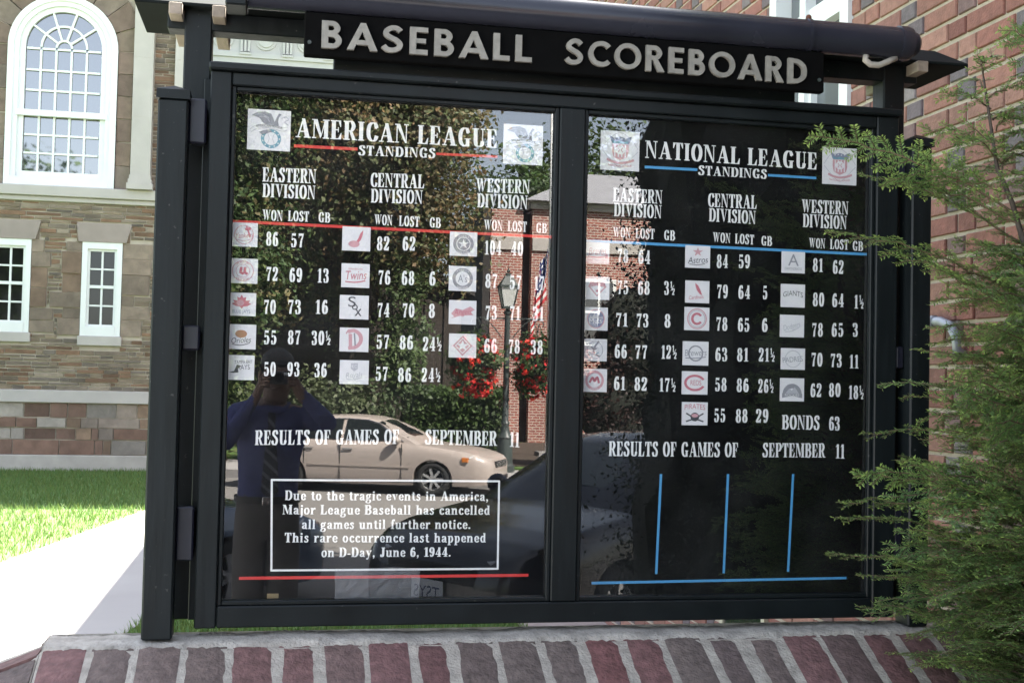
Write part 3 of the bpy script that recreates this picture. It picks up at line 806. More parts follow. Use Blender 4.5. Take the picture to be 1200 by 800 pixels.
# window holes: arched window (square part) and the two small windows with their quoins
AX, AZ, AR = -3.645, 6.97, .865
LW = [(-3.244, -2.609, 2.22, 3.77), (-4.68, -4.04, 2.25, 3.775)]
mb = MB()
holes = []
quoins = []
for x0, x1, z0, z1 in LW:
    holes += [(x0, x1, z0 - .19, z1 + .32)]
    for side in (0, 1):
        z = z0
        while z < z1 - .05:
            h = min(rng.uniform(.16, .45), z1 - z); w = rng.uniform(.16, .5)
            q = (x0 - w, x0, z, z + h) if side == 0 else (x1, x1 + w, z, z + h)
            quoins.append(q); holes.append(q); z += h
    w0, w1 = x0 - .09, x1 + .12
    quoins.append((w0, x0, z1, z1 + .3)); holes.append(quoins[-1])
    quoins.append((x1, w1, z1, z1 + .3)); holes.append(quoins[-1])
fill_stones(mb, -9.0, -1.86, 1.32, 4.405, (.045, .085), (.16, .55), LEDGE, holes)
for q in quoins:
    fill_stones(mb, q[0], q[1], q[2], q[3], (q[3] - q[2], q[3] - q[2]), (q[1] - q[0], q[1] - q[0] + .01), [(.175, .137, .105), (.20, .155, .12), (.165, .113, .08)], gap=.014, proud=.03)
fill_stones(mb, -9.0, -1.86, .262, 1.11, (.10, .25), (.2, .75), BASEC, gap=.018, proud=.03)
fill_stones(mb, -2.19, -1.86, 4.66, 8.3, (.045, .085), (.16, .4), LEDGE)
fill_stones(mb, -9.0, -4.98, 4.66, 8.3, (.045, .085), (.16, .55), LEDGE)
# brownstone blocks beside and above the arched window
fill_stones(mb, -4.98, AX - AR - .002, 4.66, AZ, (.36, .40), (.5, .55), BROWN, gap=.02, proud=.03)
fill_stones(mb, AX + AR + .002, -2.53, 4.66, AZ, (.36, .40), (.5, .55), BROWN, gap=.02, proud=.03)
for k in range(9):
    a0, a1 = PI * k / 9 + .008, PI * (k + 1) / 9 - .008
    mb.cc = rng.choice(BROWN)
    ro = 1.32 if k != 4 else 1.5
    pts = [(AX + r * math.cos(a), AZ + r * math.sin(a)) for r, a in [(AR + .004, a0), (ro, a0), (ro, a1), (AR + .004, a1), (AR + .004, (a0 + a1) / 2)]]
    pr = rng.uniform(.0, .03)
    mb.prism(pts, lambda u, w: (u, FY - pr, w), lambda u, w: (u, FY + .12, w))
hol2 = [(AX - 1.33, AX + 1.33, AZ, AZ + 1.34)]
fill_stones(mb, -4.98, -2.53, AZ, 8.3, (.05, .09), (.16, .5), LEDGE, hol2)
stones = mb.build('stonework', M['stone'], stone_b, colour=True)
mb = MB()
mb.box(-9.0, -1.86, FY + .010, FY + .1, .262, 1.31); mb.box(-9.0, -1.86, FY + .010, FY + .1, 1.315, 2.2); mb.box(-9.0, -1.86, FY + .1, FY + .3, 2.2, 8.3)
mb.box(-9.0, -1.86, FY + .3, 30, 0, 8.45)
# mortar between ledgestones, around the openings
mb.box(-4.03, -3.25, FY + .010, FY + .1, 2.2, 4.5); mb.box(-2.6, -1.86, FY + .010, FY + .1, 2.2, 4.5); mb.box(-9, -4.69, FY + .010, FY + .1, 2.2, 4.5)
mb.box(-9, -4.52, FY + .010, FY + .1, 4.5, 8.3); mb.box(-2.77, -1.86, FY + .010, FY + .1, 4.5, 8.3)
mb.box(-4.6, -2.7, FY + .010, FY + .1, 7.85, 8.3); mb.box(-3.249, -2.601, FY + .0105, FY + .1, 4.07, 4.5); mb.box(-4.689, -4.031, FY + .0105, FY + .1, 4.07, 4.5)
mb.build('wall', M['stone_mortar'], stone_b)
mb = MB()
mb.box(-9.02, -1.84, FY - .06, FY + .05, 0, .26)
mb.build('plinth', mat('weathered_plinth', (.36, .33, .29), .9, var=.2, scale=3), stone_b, bevel=.01)
mb = MB(); mb.box(-9.02, -1.84, FY - .05, FY + .05, 1.112, 1.318); mb.build('belt_course', M['limestone'], stone_b, bevel=.008)
mb = MB(); mb.box(-9.02, -1.84, FY - .10, FY + .05, 4.49, 4.658); mb.box(-9.02, -1.84, FY - .05, FY + .05, 4.407, 4.488)
mb.build('sill_band', M['limestone'], stone_b, bevel=.01)
for x0, x1, z0, z1 in LW:
    mb = MB(); mb.prism([(x0 - .06, z1 + .002), (x1 + .06, z1 + .002), (x1 + .14, z1 + .30), (x0 - .10, z1 + .30)], lambda a, b: (a, FY - .035, b), lambda a, b: (a, FY + .1, b))
    mb.build('lintel', mat('brown_lintel', (.26, .215, .19), .85, var=.1, scale=4), stone_b)
    mb = MB(); mb.box(x0 - .03, x1 + .03, FY - .05, FY + .1, z0 - .16, z0 - .002); mb.build('sill', M['limestone'], stone_b, bevel=.008)
    w = MB()
    wf = .085
    w.box(x0, x0 + wf, FY - .02, FY + .08, z0, z1); w.box(x1 - wf, x1, FY - .02, FY + .08, z0, z1)
    w.box(x0 + wf, x1 - wf, FY - .02, FY + .08, z1 - .11, z1); w.box(x0 + wf, x1 - wf, FY - .03, FY + .08, z0, z0 + .16)
    i0, i1, iz0, iz1 = x0 + wf + .04, x1 - wf - .04, z0 + .19, z1 - .15
    w.box(x0 + wf, i0, FY + .02, FY + .07, z0 + .16, z1 - .11); w.box(i1, x1 - wf, FY + .02, FY + .07, z0 + .16, z1 - .11)
    w.box(i0, i1, FY + .02, FY + .07, iz1, z1 - .11); w.box(i0, i1, FY + .02, FY + .07, z0 + .16, iz0)
    zm = (iz0 + iz1) / 2 + .02
    w.box(i0, i1, FY + .015, FY + .07, zm - .025, zm + .025)
    xm = (i0 + i1) / 2
    w.box(xm - .016, xm + .016, FY + .03, FY + .07, iz0, zm - .025); w.box(xm - .016, xm + .016, FY + .03, FY + .07, zm + .025, iz1)
    for zz in ((iz0 + zm) / 2, (iz1 + zm) / 2):
        w.box(i0, xm - .016, FY + .032, FY + .07, zz - .014, zz + .014); w.box(xm + .016, i1, FY + .032, FY + .07, zz - .014, zz + .014)
    wo = w.build('window', M['white_paint'], stone_b)
    g = MB(); g.box(i0 - .01, i1 + .01, FY + .06, FY + .066, iz0 - .01, iz1 + .01); g.build('pane', M['dim_glass'], wo)
# the tall arched window
def arch(r, z0, n=24):
    return [(AX - r, z0)] + [(AX - r * math.cos(PI * k / n), AZ + r * math.sin(PI * k / n)) for k in range(n + 1)] + [(AX + r, z0)]
def arch_band(mb, r0, r1, z0, ya, yb, n=24):
    A, B = arch(r0, z0, n), arch(r1, z0, n)
    for i in range(len(A) - 1):
        q = [A[i], A[i + 1], B[i + 1], B[i]]
        mb.prism(q, lambda u, w: (u, ya, w), lambda u, w: (u, yb, w))
w = MB()
RB = 4.80
arch_band(w, .77, .865, 4.66, FY - .05, FY + .08); arch_band(w, .69, .77, RB, FY - .02, FY + .08); arch_band(w, .60, .69, RB, FY + .02, FY + .08)
w.box(AX - .77, AX + .77, FY - .06, FY + .08, 4.66, RB - .002)
ZT = 5.86
w.box(AX - .72, AX + .72, FY - .03, FY + .08, ZT - .05, ZT + .05)
w.box(AX - .60, AX + .60, FY + .02, FY + .08, RB, RB + .10)
mw = .017
for k in range(1, 5):
    x = AX - .6 + 1.2 * k / 5
    w.box(x - mw, x + mw, FY + .035, FY + .08, RB + .1, ZT - .05); w.box(x - mw, x + mw, FY + .035, FY + .08, ZT + .05, AZ - .05)
for z in (RB + .1 + (ZT - RB - .15) / 3, RB + .1 + 2 * (ZT - RB - .15) / 3, ZT + .05 + (AZ - ZT - .1) / 3, ZT + .05 + 2 * (AZ - ZT - .1) / 3, AZ - .03):
    for k in range(5):
        xa, xb = AX - .6 + 1.2 * k / 5, AX - .6 + 1.2 * (k + 1) / 5
        w.box(xa + mw, xb - mw, FY + .038, FY + .08, z - mw, z + mw)
for r in (.12, .36):
    n = 20
    for i in range(n):
        q = [(AX - rr * math.cos(PI * kk / n), AZ + rr * math.sin(PI * kk / n)) for rr, kk in ((r - mw, i), (r - mw, i + 1), (r + mw, i + 1), (r + mw, i))]
        w.prism(q, lambda u, v: (u, FY + .034, v), lambda u, v: (u, FY + .08, v))
for k in range(1, 5):
    a = PI * k / 5
    ca, sa = math.cos(a), math.sin(a)
    q = [(AX + .137 * ca - mw * sa, AZ + .137 * sa + mw * ca), (AX + .137 * ca + mw * sa, AZ + .137 * sa - mw * ca), (AX + .60 * ca + mw * sa, AZ + .60 * sa - mw * ca), (AX + .60 * ca - mw * sa, AZ + .60 * sa + mw * ca)]
    w.prism(q, lambda u, v: (u, FY + .031, v), lambda u, v: (u, FY + .08, v))
for k in (1, 2, 3, 4):
    x = AX - .36 + .72 * (k - .5) / 4
wo = w.build('arched_window', M['white_paint'], stone_b)
g = MB(); g.prism(arch(.62, RB), lambda u, v: (u, FY + .075, v), lambda u, v: (u, FY + .085, v)); g.build('pane', M['win_glass'], wo)
# pilasters and the white frieze of the centre bay
mb = MB()
for x0, x1 in ((-2.515, -2.2), (-1.85, -1.5)):
    mb.box(x0, x1, FY - .14, FY + .05, 4.9, 8.3)
    mb.box(x0 - .05, x1 + .05, FY - .19, FY + .05, 4.66, 4.76); mb.box(x0 - .03, x1 + .03, FY - .17, FY + .05, 4.762, 4.83); mb.box(x0 - .015, x1 + .015, FY - .155, FY + .05, 4.832, 4.898)
    for z in (5.87, 6.87, 7.9): mb.box(x0 - .003, x1 + .003, FY - .143, FY - .12, z, z + .008)
mb.build('pilaster', M['limestone'], stone_b)
mb = MB()
mb.box(-1.5, 6.0, FY + .02, FY + 3, 0, 6.7)
mb.build('bay_wall', M['limestone'], stone_b)
for xc in (-.35, 1.75, 3.85):
    w = MB(); x0, x1, z0, z1 = xc - .6, xc + .6, 2.2, 5.9
    w.box(x0, x0 + .14, FY - .03, FY + .06, z0, z1); w.box(x1 - .14, x1, FY - .03, FY + .06, z0, z1); w.box(x0 + .14, x1 - .14, FY - .03, FY + .06, z1 - .14, z1); w.box(x0 - .05, x1 + .05, FY - .09, FY + .06, z0 - .12, z0 - .002); w.box(x0 + .14, x1 - .14, FY - .025, FY + .06, z0, z0 + .14)
    for k in (1, 2): w.box(x0 + .14 + k * .3067 - .015, x0 + .14 + k * .3067 + .015, FY, FY + .05, z0 + .14, z1 - .14)
    for k in range(1, 6):
        z = z0 + .14 + k * (z1 - z0 - .28) / 6; t = .03 if k == 3 else .014
        for j in range(3): w.box(x0 + .155 + j * .3067 + (.0 if j else -.015), x0 + .4317 + j * .3067 + (0 if j < 2 else .015), FY + .003, FY + .05, z - t, z + t)
    wo = w.build('window', M['white_paint'], stone_b)
    g = MB(); g.box(x0 + .13, x1 - .13, FY + .012, FY + .018, z0 + .13, z1 - .13); g.build('pane', M['win_glass'], wo)
mb = MB()
mb.box(-1.42, 6.0, FY - .10, FY + .5, 7.07, 7.50)
mb.box(-1.46, 6.0, FY - .16, FY + .5, 6.985, 7.068); mb.box(-1.44, 6.0, FY - .13, FY + .5, 6.70, 6.983)
mb.box(-1.55, 6.0, FY - .30, FY + .5, 7.56, 7.72); mb.box(-1.46, 6.0, FY - .2, FY + .5, 7.502, 7.558); mb.box(-1.65, 6.0, FY - .42, FY + .5, 7.722, 7.86)
x = -1.40
while x < 5.8:
    c = x + .32
    pts = [(c + .17 * math.cos(2 * PI * i / 24), 7.285 + .15 * math.sin(2 * PI * i / 24)) for i in range(24)]
    mb.prism(pts, lambda a, b: (a, FY - .125, b), lambda a, b: (a, FY - .09, b))
    pts2 = [(c + .12 * math.cos(2 * PI * i / 24), 7.285 + .105 * math.sin(2 * PI * i / 24)) for i in range(24)]
    mb.prism(pts2, lambda a, b: (a, FY - .145, b), lambda a, b: (a, FY - .12, b))
    for k in range(3): mb.box(c + .285 + k * .06, c + .325 + k * .06, FY - .14, FY - .09, 7.09, 7.48)
    mb.box(c + .27, c + .46, FY - .18, FY - .09, 7.03, 7.066)
    x += .70
mb.build('frieze', M['frieze'], stone_b)
mb = MB(); mb.box(-9.4, 6.4, FY - .5, FY + 12.5, 8.5, 8.7); mb.box(-9.2, -1.86, FY - .25, FY + .3, 8.302, 8.498); mb.box(-1.8, 6.2, FY, FY + 12, 7.862, 8.498)
mb.build('cornice', M['white_paint'], stone_b)

# ---------------------------------------------------------------- red brick building on the right
BB = (2.25, 6.0, 0)
brick_b = thing('brick_building', 'red brick building with white sash window rising behind the scoreboard at right', 'building', BB, world_built=True)
wx = lambda y: 2.25 - .012 * y
WIN = (1.47, 2.27, 2.45, 4.3)
BRK = [(0.213, 0.089, 0.068), (0.231, 0.107, 0.08), (0.189, 0.078, 0.061), (0.207, 0.097, 0.077), (0.243, 0.123, 0.093)]
HDR = [(0.138, 0.084, 0.078), (0.109, 0.084, 0.089), (0.159, 0.133, 0.13), (0.18, 0.07, 0.054), (0.13, 0.105, 0.109)]
mb = MB()
ch = .0745; z = -.02; row = 0
while z < 5.2:
    y = .12 - (.16 if row % 2 else .0)
    hd = bool(row % 2)
    while y < 5.6:
        L_ = (.098 if hd else .203) * rng.uniform(.97, 1.03)
        ya, yb = y, y + L_
        segs = [(ya, yb)]
        if z + ch > WIN[2] and z < WIN[3] and yb > WIN[0] and ya < WIN[1]:
            segs = []
            if ya < WIN[0] - .04: segs.append((ya, WIN[0]))
            if yb > WIN[1] + .04: segs.append((WIN[1], yb))
        for a, b in segs:
            c = rng.choice(HDR if hd and rng.random() < .7 else BRK); k = rng.uniform(.82, 1.18)
            mb.cc = tuple(v * k for v in c)
            d = rng.uniform(0, .004)
            za, zb = z + rng.uniform(0, .002), z + ch - .0125 + rng.uniform(-.002, .002)
            F = [(a, za), (b, za), (b, zb), (a, zb)]
            e = .003
            vs = [(wx(u) - .001 + e - d, u, w) for u, w in F] + [(wx(u) + .03, u, w) for u, w in F]
            inner = [(wx(u) - .002 - d, min(max(u, a + e), b - e), min(max(w, za + e), zb - e)) for u, w in F]
            mb.faces(inner + vs, [(3, 2, 1, 0), (0, 1, 5, 4), (1, 2, 6, 5), (2, 3, 7, 6), (3, 0, 4, 7), (4, 5, 9, 8), (5, 6, 10, 9), (6, 7, 11, 10), (7, 4, 8, 11)])
        y += L_ + .0115
        hd = not hd
    z += ch; row += 1
mb.build('brickwork', M['house_brick'], brick_b, colour=True)
mb = MB()
def wall_quad(ya, yb, za, zb, off): mb.faces([(wx(ya) + off, ya, za), (wx(yb) + off, yb, za), (wx(yb) + off, yb, zb), (wx(ya) + off, ya, zb)], [(0, 1, 2, 3)])
for ya, yb, za, zb in ((.0, WIN[0], -.05, 5.25), (WIN[1], 5.62, -.05, 5.25), (WIN[0], WIN[1], -.05, WIN[2]), (WIN[0], WIN[1], WIN[3], 5.25)): wall_quad(ya, yb, za, zb, .0045)
mb.build('mortar_bed', M['house_mortar'], brick_b)
mb = MB()
mb.box(2.36, 5.2, -2.0, 13.0, -.1, 5.3); mb.box(2.262, 2.36, -2.0, 0.0, -.1, 5.3); mb.box(2.2, 2.36, 5.63, 13.0, -.1, 5.3); mb.box(2.252, 2.36, 0.0, 5.63, 5.25, 5.3)
mb.build('wall', M['far_brick_dark'], brick_b)
mb = MB(); mb.box(2.0, 5.4, -2.2, 13.2, 5.502, 5.62); mb.box(2.1, 5.3, -2.1, 13.1, 5.302, 5.5); mb.build('cornice', M['white_paint'], brick_b)
w = MB()
X0 = wx(1.87)
y0, y1, z0, z1 = WIN
w.box(X0 - .015, X0 + .1, y0, y0 + .075, z0, z1); w.box(X0 - .015, X0 + .1, y1 - .075, y1, z0, z1); w.box(X0 - .04, X0 + .1, y0 + .075, y1 - .075, z0, z0 + .07); w.box(X0 - .015, X0 + .1, y0 + .075, y1 - .075, z1 - .08, z1)
w.box(X0 + .01, X0 + .09, 1.93, 1.99, z0 + .07, z1 - .08)
for a, b in ((y0 + .075, 1.93), (1.99, y1 - .075)):
    w.box(X0 + .012, X0 + .08, a, b, 3.17, 3.24); w.box(X0 + .03, X0 + .08, a, b, z0 + .07, z0 + .13); w.box(X0 + .03, X0 + .08, a, b, 3.245, 3.275)
    w.box(X0 + .03, X0 + .08, a, a + .025, z0 + .13, 3.17); w.box(X0 + .03, X0 + .08, b - .025, b, z0 + .13, 3.17)
wo = w.build('window', M['white_paint'], brick_b)
g = MB(); g.box(X0 + .06, X0 + .066, y0 + .08, y1 - .08, z0 + .08, z1 - .09); g.build('pane', M['house_glass'], wo)
# grey conduit on the wall
mb = MB()
mb.tube([(wx(1.3) - .03, 1.30, 1.853), (wx(.86) - .03, .86, 1.846), (wx(.75) - .03, .75, 1.842), (wx(.69) - .03, .69, 1.825), (wx(.655) - .03, .655, 1.785), (wx(.65) - .03, .65, 1.74), (wx(.65) + .02, .65, 1.715)], .016, 12)
mb.tube([(wx(.80) - .03, .815, 1.845), (wx(.80) - .03, .785, 1.844)], .020, 12)
mb.build('conduit', mat('grey_conduit', (.30, .31, .34), .45, metallic=.3), brick_b, smooth=True)
# small basement window low in the wall, seen through the gap under the board
w = MB(); Xb = wx(2.45)
w.box(Xb - .02, Xb + .004, 2.2, 2.24, .22, .62); w.box(Xb - .02, Xb + .004, 2.72, 2.76, .22, .62); w.box(Xb - .02, Xb + .004, 2.24, 2.72, .22, .26); w.box(Xb - .02, Xb + .004, 2.24, 2.72, .58, .62)
wo = w.build('window', mat('cream_frame', (.42, .38, .28), .6), brick_b)
g = MB(); g.box(Xb - .012, Xb - .006, 2.245, 2.715, .265, .575); g.build('pane', M['win_glass'], wo)

# ---------------------------------------------------------------- low brick wall with sloped rowlock coping
WL = (0.6, -.15, -.1)
wall_t = thing('brick_wall', 'low brick wall with sloped dark red coping bricks carrying the scoreboard', 'wall', WL, world_built=True)
SL = math.tan(rad(27))
CB = [(0.108, 0.069, 0.061), (0.1, 0.073, 0.064), (0.12, 0.064, 0.058), (0.088, 0.064, 0.058), (0.116, 0.06, 0.056), (0.112, 0.081, 0.07)]
CR = [(0.114, 0.056, 0.052), (0.107, 0.064, 0.059), (0.127, 0.056, 0.052), (0.094, 0.061, 0.055), (0.101, 0.077, 0.067)]
mb = MB()
xe0, xe1 = -.515, 2.3
yt, zt = -.062, .958
def slope(x, s, up=0.0):
    ca, sa = math.cos(rad(27)), math.sin(rad(27))
    return (x, yt - s * ca - up * sa, zt - s * sa + up * ca)
pitch = .1065
i = 0
x = xe0
while x < xe1:
    w = pitch - .0135 + rng.uniform(-.002, .002)
    k = rng.uniform(1.02, 1.3); mb.cc = tuple(v * k for v in rng.choice(CR if rng.random() < .12 + .6 * (x > .5) else CB))
    up = rng.uniform(.001, .005); sk = rng.uniform(-.002, .002)
    nx, ny = 4, 8
    vs = []
    for b in range(ny + 1):
        for a in range(nx + 1):
            s = -.013 + rng.uniform(-.002, .002) * (b == 0) + .229 * b / ny
            jx = rng.uniform(-.0006, .0006)
            e = .004 if a in (0, nx) or b in (0, ny) else 0
            vs.append(slope(x + w * a / nx + jx + sk * b / ny, s, up - e + rng.uniform(-.0006, .0006)))
    n0 = len(vs)
    fs = [(b * (nx + 1) + a, b * (nx + 1) + a + 1, (b + 1) * (nx + 1) + a + 1, (b + 1) * (nx + 1) + a) for b in range(ny) for a in range(nx)]
    ring = [b for b in range(nx + 1)] + [(b) * (nx + 1) + nx for b in range(1, ny + 1)] + [ny * (nx + 1) + a for a in range(nx - 1, -1, -1)] + [b * (nx + 1) for b in range(ny - 1, 0, -1)]
    dn = [Vector(vs[r]) - Vector((0, -math.sin(rad(27)), math.cos(rad(27)))) * .05 for r in ring]
    vs += [tuple(d) for d in dn]
    m_ = len(ring)
    fs += [(ring[q], ring[(q + 1) % m_], n0 + (q + 1) % m_, n0 + q) for q in range(m_)]
    mb.faces(vs, fs)
    x += pitch
# hipped left end: bricks running down to the left
for k in range(3):
    ya, yb = yt - .02 + k * -.085 + .085, yt - .02 + k * -.085 + .012
    mb.cc = rng.choice(CB)
    def hp(s, yy, up=.003): return (xe0 - .012 - s * .88, yy, zt - .004 - s * .34 - max(0, (yt - yy)) * SL * .9 + up)
    q = [hp(0, ya), hp(.20, ya), hp(.20, yb), hp(0, yb)]
    mb.faces(q + [(p[0], p[1], p[2] - .06) for p in q], [(0, 1, 2, 3), (0, 4, 5, 1), (1, 5, 6, 2), (2, 6, 7, 3), (3, 7, 4, 0)])
cop = mb.build('coping_brick_course', M['wall_brick'], wall_t, colour=True)
smooth_by_angle(cop, 50)
# mortar body under the bricks
mb = MB()
prof = [(.05, .955), (yt, zt), (slope(0, .225)[1], slope(0, .225)[2]), (slope(0, .225)[1] + .02, -.25), (.05, -.25)]
mb.prism([(a, b) for a, b in prof], lambda a, b: (xe0 - .006, a, b), lambda a, b: (xe1, a, b))
# its hip
mb.faces([(xe0 - .008, .05, .955), (xe0 - .008, yt, zt - .004), (xe0 - .008, prof[2][0], prof[2][1]), (xe0 - .20, .05, .885), (xe0 - .20, prof[2][0], .80), (xe0 - .20, .05, -.25), (xe0 - .20, prof[2][0], -.25)],
         [(0, 1, 4, 3), (1, 2, 4), (3, 4, 6, 5)])
mb.faces([(xe0 - .008, prof[2][0], prof[2][1]), (xe0 - .20, prof[2][0], .80), (xe0 - .20, prof[2][0], -.25), (xe0 - .008, prof[2][0], -.25)], [(0, 1, 2, 3)])
mb.build('mortar_core', M['mortar'], wall_t)
# rough mortar strip along the top
mb = MB()
nx, ny = 260, 7
vs, fs = [], []
for b in range(ny + 1):
    for a in range(nx + 1):
        x = xe0 - .004 + (xe1 - xe0) * a / nx
        t = b / ny
        y = -.058 + .110 * t
        z = .9725 + .0025 * math.sin(x * 9 + 1) + .0015 * math.sin(x * 31) + rng.uniform(-.0018, .0018)
        if b == 0: z = .9555 + rng.uniform(-.001, .001); y += rng.uniform(-.006, .004)
        if b == 1: z -= .004; y = -.053 + rng.uniform(-.003, .003)
        vs.append((x, y, z))
for b in range(ny):
    for a in range(nx):
        fs.append((b * (nx + 1) + a, b * (nx + 1) + a + 1, (b + 1) * (nx + 1) + a + 1, (b + 1) * (nx + 1) + a))
mb.faces(vs, fs)
mb.faces([(xe0 - .004, -.06, .95), (xe0 - .004, .05, .95), (xe0 - .004, .05, .976), (xe0 - .004, -.06, .976)], [(0, 1, 2, 3)])
mb.faces([(xe0, .052, .9), (xe1, .052, .9), (xe1, .052, .976), (xe0, .052, .976)], [(0, 1, 2, 3)])
mb.build('mortar_cap', M['concrete_cap'], wall_t, smooth=True)
mb = MB(); mb.box(xe0 - .19, xe1, -.262, -.235, -.24, .82); mb.box(xe0 - .19, xe1, .02, .049, -.24, .88)
mb.build('wall_face', M['far_brick_dark'], wall_t)

# ---------------------------------------------------------------- the scoreboard
SBO = (.73, .05, .975)
board = thing('scoreboard', 'black framed baseball scoreboard with two glazed league panels on a brick wall', 'scoreboard', SBO, world_built=True)
FX0, FX1, FZ0, FZ1 = -.184, 1.640, .994, 2.345
GL = [(-.133, .693), (.760, 1.576)]
GZ0, GZ1 = 1.046, 2.3126
def part(name, boxes, m, bevel=.003, parent=None):
    mb = MB()
    for b in boxes: mb.box(*b)
    return mb.build(name, m, board if parent is None else parent, bevel=bevel)
part('frame_stile', [(FX0, GL[0][0], 0, .08, FZ0, FZ1)], M['paint_wood'])
part('frame_stile', [(GL[0][1], GL[1][0], .001, .08, GZ0 + .001, GZ1 - .001)], M['paint_wood'])
part('frame_stile', [(GL[1][1], FX1, 0, .08, FZ0, FZ1)], M['paint_wood'])
part('frame_rail', [(GL[0][0] + .001, GL[1][1] - .001, .0005, .08, FZ0 + .0005, GZ0)], M['paint'])
part('frame_rail', [(GL[0][0] + .001, GL[1][1] - .001, .0005, .08, GZ1, FZ1 - .0005)], M['paint'])
# glazing beads round each pane
for x0, x1 in GL:
    b = .011
    part('glazing_bead', [(x0 + .0005, x0 + b, .010, .027, GZ0, GZ1), (x1 - b, x1 - .0005, .010, .027, GZ0, GZ1), (x0 + b, x1 - b, .0105, .027, GZ0 + .0005, GZ0 + b), (x0 + b, x1 - b, .0105, .027, GZ1 - b, GZ1 - .0005)], M['paint'], .002)
part('frame_cap', [(FX0 - .004, FX1 + .004, -.016, .10, FZ1 + .001, FZ1 + .020)], M['paint'], .004)
part('backboard', [(FX0 - .02, FX1 + .02, .0805, .10, FZ0 + .006, FZ1 - .002)], M['paint'], .002)
for x0, x1 in GL:
    part('back_panel', [(x0 - .01, x1 + .01, .0455, .060, GZ0 - .01, GZ1 + .01)], M['panel'], 0)
for x0, x1 in GL:
    part('glass_pane', [(x0 - .006, x1 + .006, .0275, .0325, GZ0 - .006, GZ1 + .006)], M['pane'], 0)
# posts
for x0, x1 in ((-.258, -.190), (1.646, 1.711)):
    part('roof_post', [(x0, x1, .101, .168, .997, 2.53)], M['paint_wood'], .004)
for x0, x1 in ((-.303, -.233), (1.664, 1.722)):
    p = part('support_post', [(x0, x1, -.030, .040, .974, 2.262)], M['paint_wood'], .004)
    mb = MB()
    xa, xb = x0 - .004, x1 + .004
    mb.faces([(xa, -.034, 2.263), (xb, -.034, 2.263), (xb, .044, 2.263), (xa, .044, 2.263), (xa, -.034, 2.285), (xb, -.034, 2.285), (xb, .044, 2.285), (xa, .044, 2.285), ((xa + xb) / 2, .005, 2.302)],
             [(0, 3, 2, 1), (0, 1, 5, 4), (1, 2, 6, 5), (2, 3, 7, 6), (3, 0, 4, 7), (4, 5, 8), (5, 6, 8), (6, 7, 8), (7, 4, 8)])
    mb.build('post_cap', M['paint'], p)
for z0, z1 in ((2.165, 2.275), (1.662, 1.722), (1.155, 1.285)):
    part('bracket', [(-.2325, -.192, .004, .036, z0, z1), (-.230, -.192, .036, .101, z0 + .01, z1 - .01)], M['bracket'], .004)
    part('bracket', [(1.6405, 1.6635, .004, .036, z0, z1), (1.645, 1.660, .036, .101, z0 + .01, z1 - .01)], M['bracket'], .004)
# little gabled roof on the posts
RX0, RX1 = -.377, 1.886
mb = MB()
mb.prism([(.066, 2.519), (.352, 2.522), (.352, 2.545), (.245, 2.612), (.066, 2.527)], lambda a, b: (RX0, a, b), lambda a, b: (RX1, a, b))
mb.build('roof', M['roof_paint'], board, bevel=.002)
part('roof_beam', [(-.30, 1.75, .104, .165, 2.4705, 2.5185)], M['paint_wood'], .003)
for xa in (-.292, -.188, 1.716):
    part('rafter', [(xa, xa + .032, .04, .345, 2.488, 2.5185)], M['old_wood'], .002)
# header: panel over the frame, sign board, raised letters
part('header_panel', [(.112, 1.345, .02, .05, FZ1 + .0205, 2.5)], M['paint'], .003)
sgn = part('sign_board', [(.037, 1.400, -.040, -.014, 2.388, 2.496)], M['panel'], .003)
for it in SIGN:
    mb = MB(); put_text_solid(mb, it, SANS, -.0402, .010, .10)
    mb.build('sign_letter', M['sign_letter'], sgn)
for x in (.05, 1.385):
    mb = MB(); mb.tube([(x, -.041, 2.42), (x, -.044, 2.42)], .005, 8); mb.build('screw', M['iron'], sgn)
# roller tube under the eave
TY, TZ, TR = -.022, 2.5405, .0435
mb = MB()
mb.tube([(-.100, TY, TZ), (1.625, TY, TZ)], TR, 40)
tube = mb.build('roller_tube', M['tube'], board, smooth=False); smooth_by_angle(tube, 40)
mb = MB(); mb.tube([(1.617, TY, TZ), (1.640, TY, TZ), (1.652, TY, TZ), (1.658, TY, TZ)], [TR + .004, TR + .004, TR + .001, TR - .012], 40); smooth_by_angle(mb.build('end_cap', M['tube'], tube), 40)
mb = MB(); mb.tube([(1.640, TY + .055, TZ + .018), (1.700, TY + .055, TZ + .018), (1.708, TY + .055, TZ + .018)], [.033, .033, .026], 32); mb.tube([(1.655, TY + .055, TZ + .018), (1.664, TY + .055, TZ + .018)], .036, 32); mb.tube([(1.678, TY + .055, TZ + .018), (1.687, TY + .055, TZ + .018)], .036, 32)
smooth_by_angle(mb.build('end_cap', M['tube'], tube), 40)
mb = MB(); mb.tube([(1.352, TY, TZ), (1.362, TY, TZ)], TR + .003, 40); smooth_by_angle(mb.build('clamp_band', M['tube'], tube), 40)
mb = MB(); mb.ball((1.357, TY - .01, TZ + TR + .004), .008, n=10, m=6); mb.build('rusty_bolt', mat('rust', (.12, .05, .03), .9), tube)
mb = MB(); mb.box(-.152, -.101, TY - .04, TY + .05, TZ - .048, TZ + .06)
eb = mb.build('end_bracket', M['paint'], tube, bevel=.004)
zinc = mat('dull_zinc', (.35, .32, .26), .5, metallic=.6)
for dx, dz in ((-.012, -.03), (-.012, .02), (-.038, -.03), (-.038, .02)):
    mb = MB(); mb.ball((-.101 + dx, TY - .041, TZ + dz), .004, n=8, m=6); mb.build('bolt', zinc, eb)
mb = MB()
mb.tube([(1.61, TY - .01, TZ - .042), (1.585, TY - .012, TZ - .055), (1.56, TY - .012, TZ - .066), (1.535, TY - .012, TZ - .066), (1.520, TY - .012, TZ - .055), (1.522, TY - .012, TZ - .042)], .0085, 10)
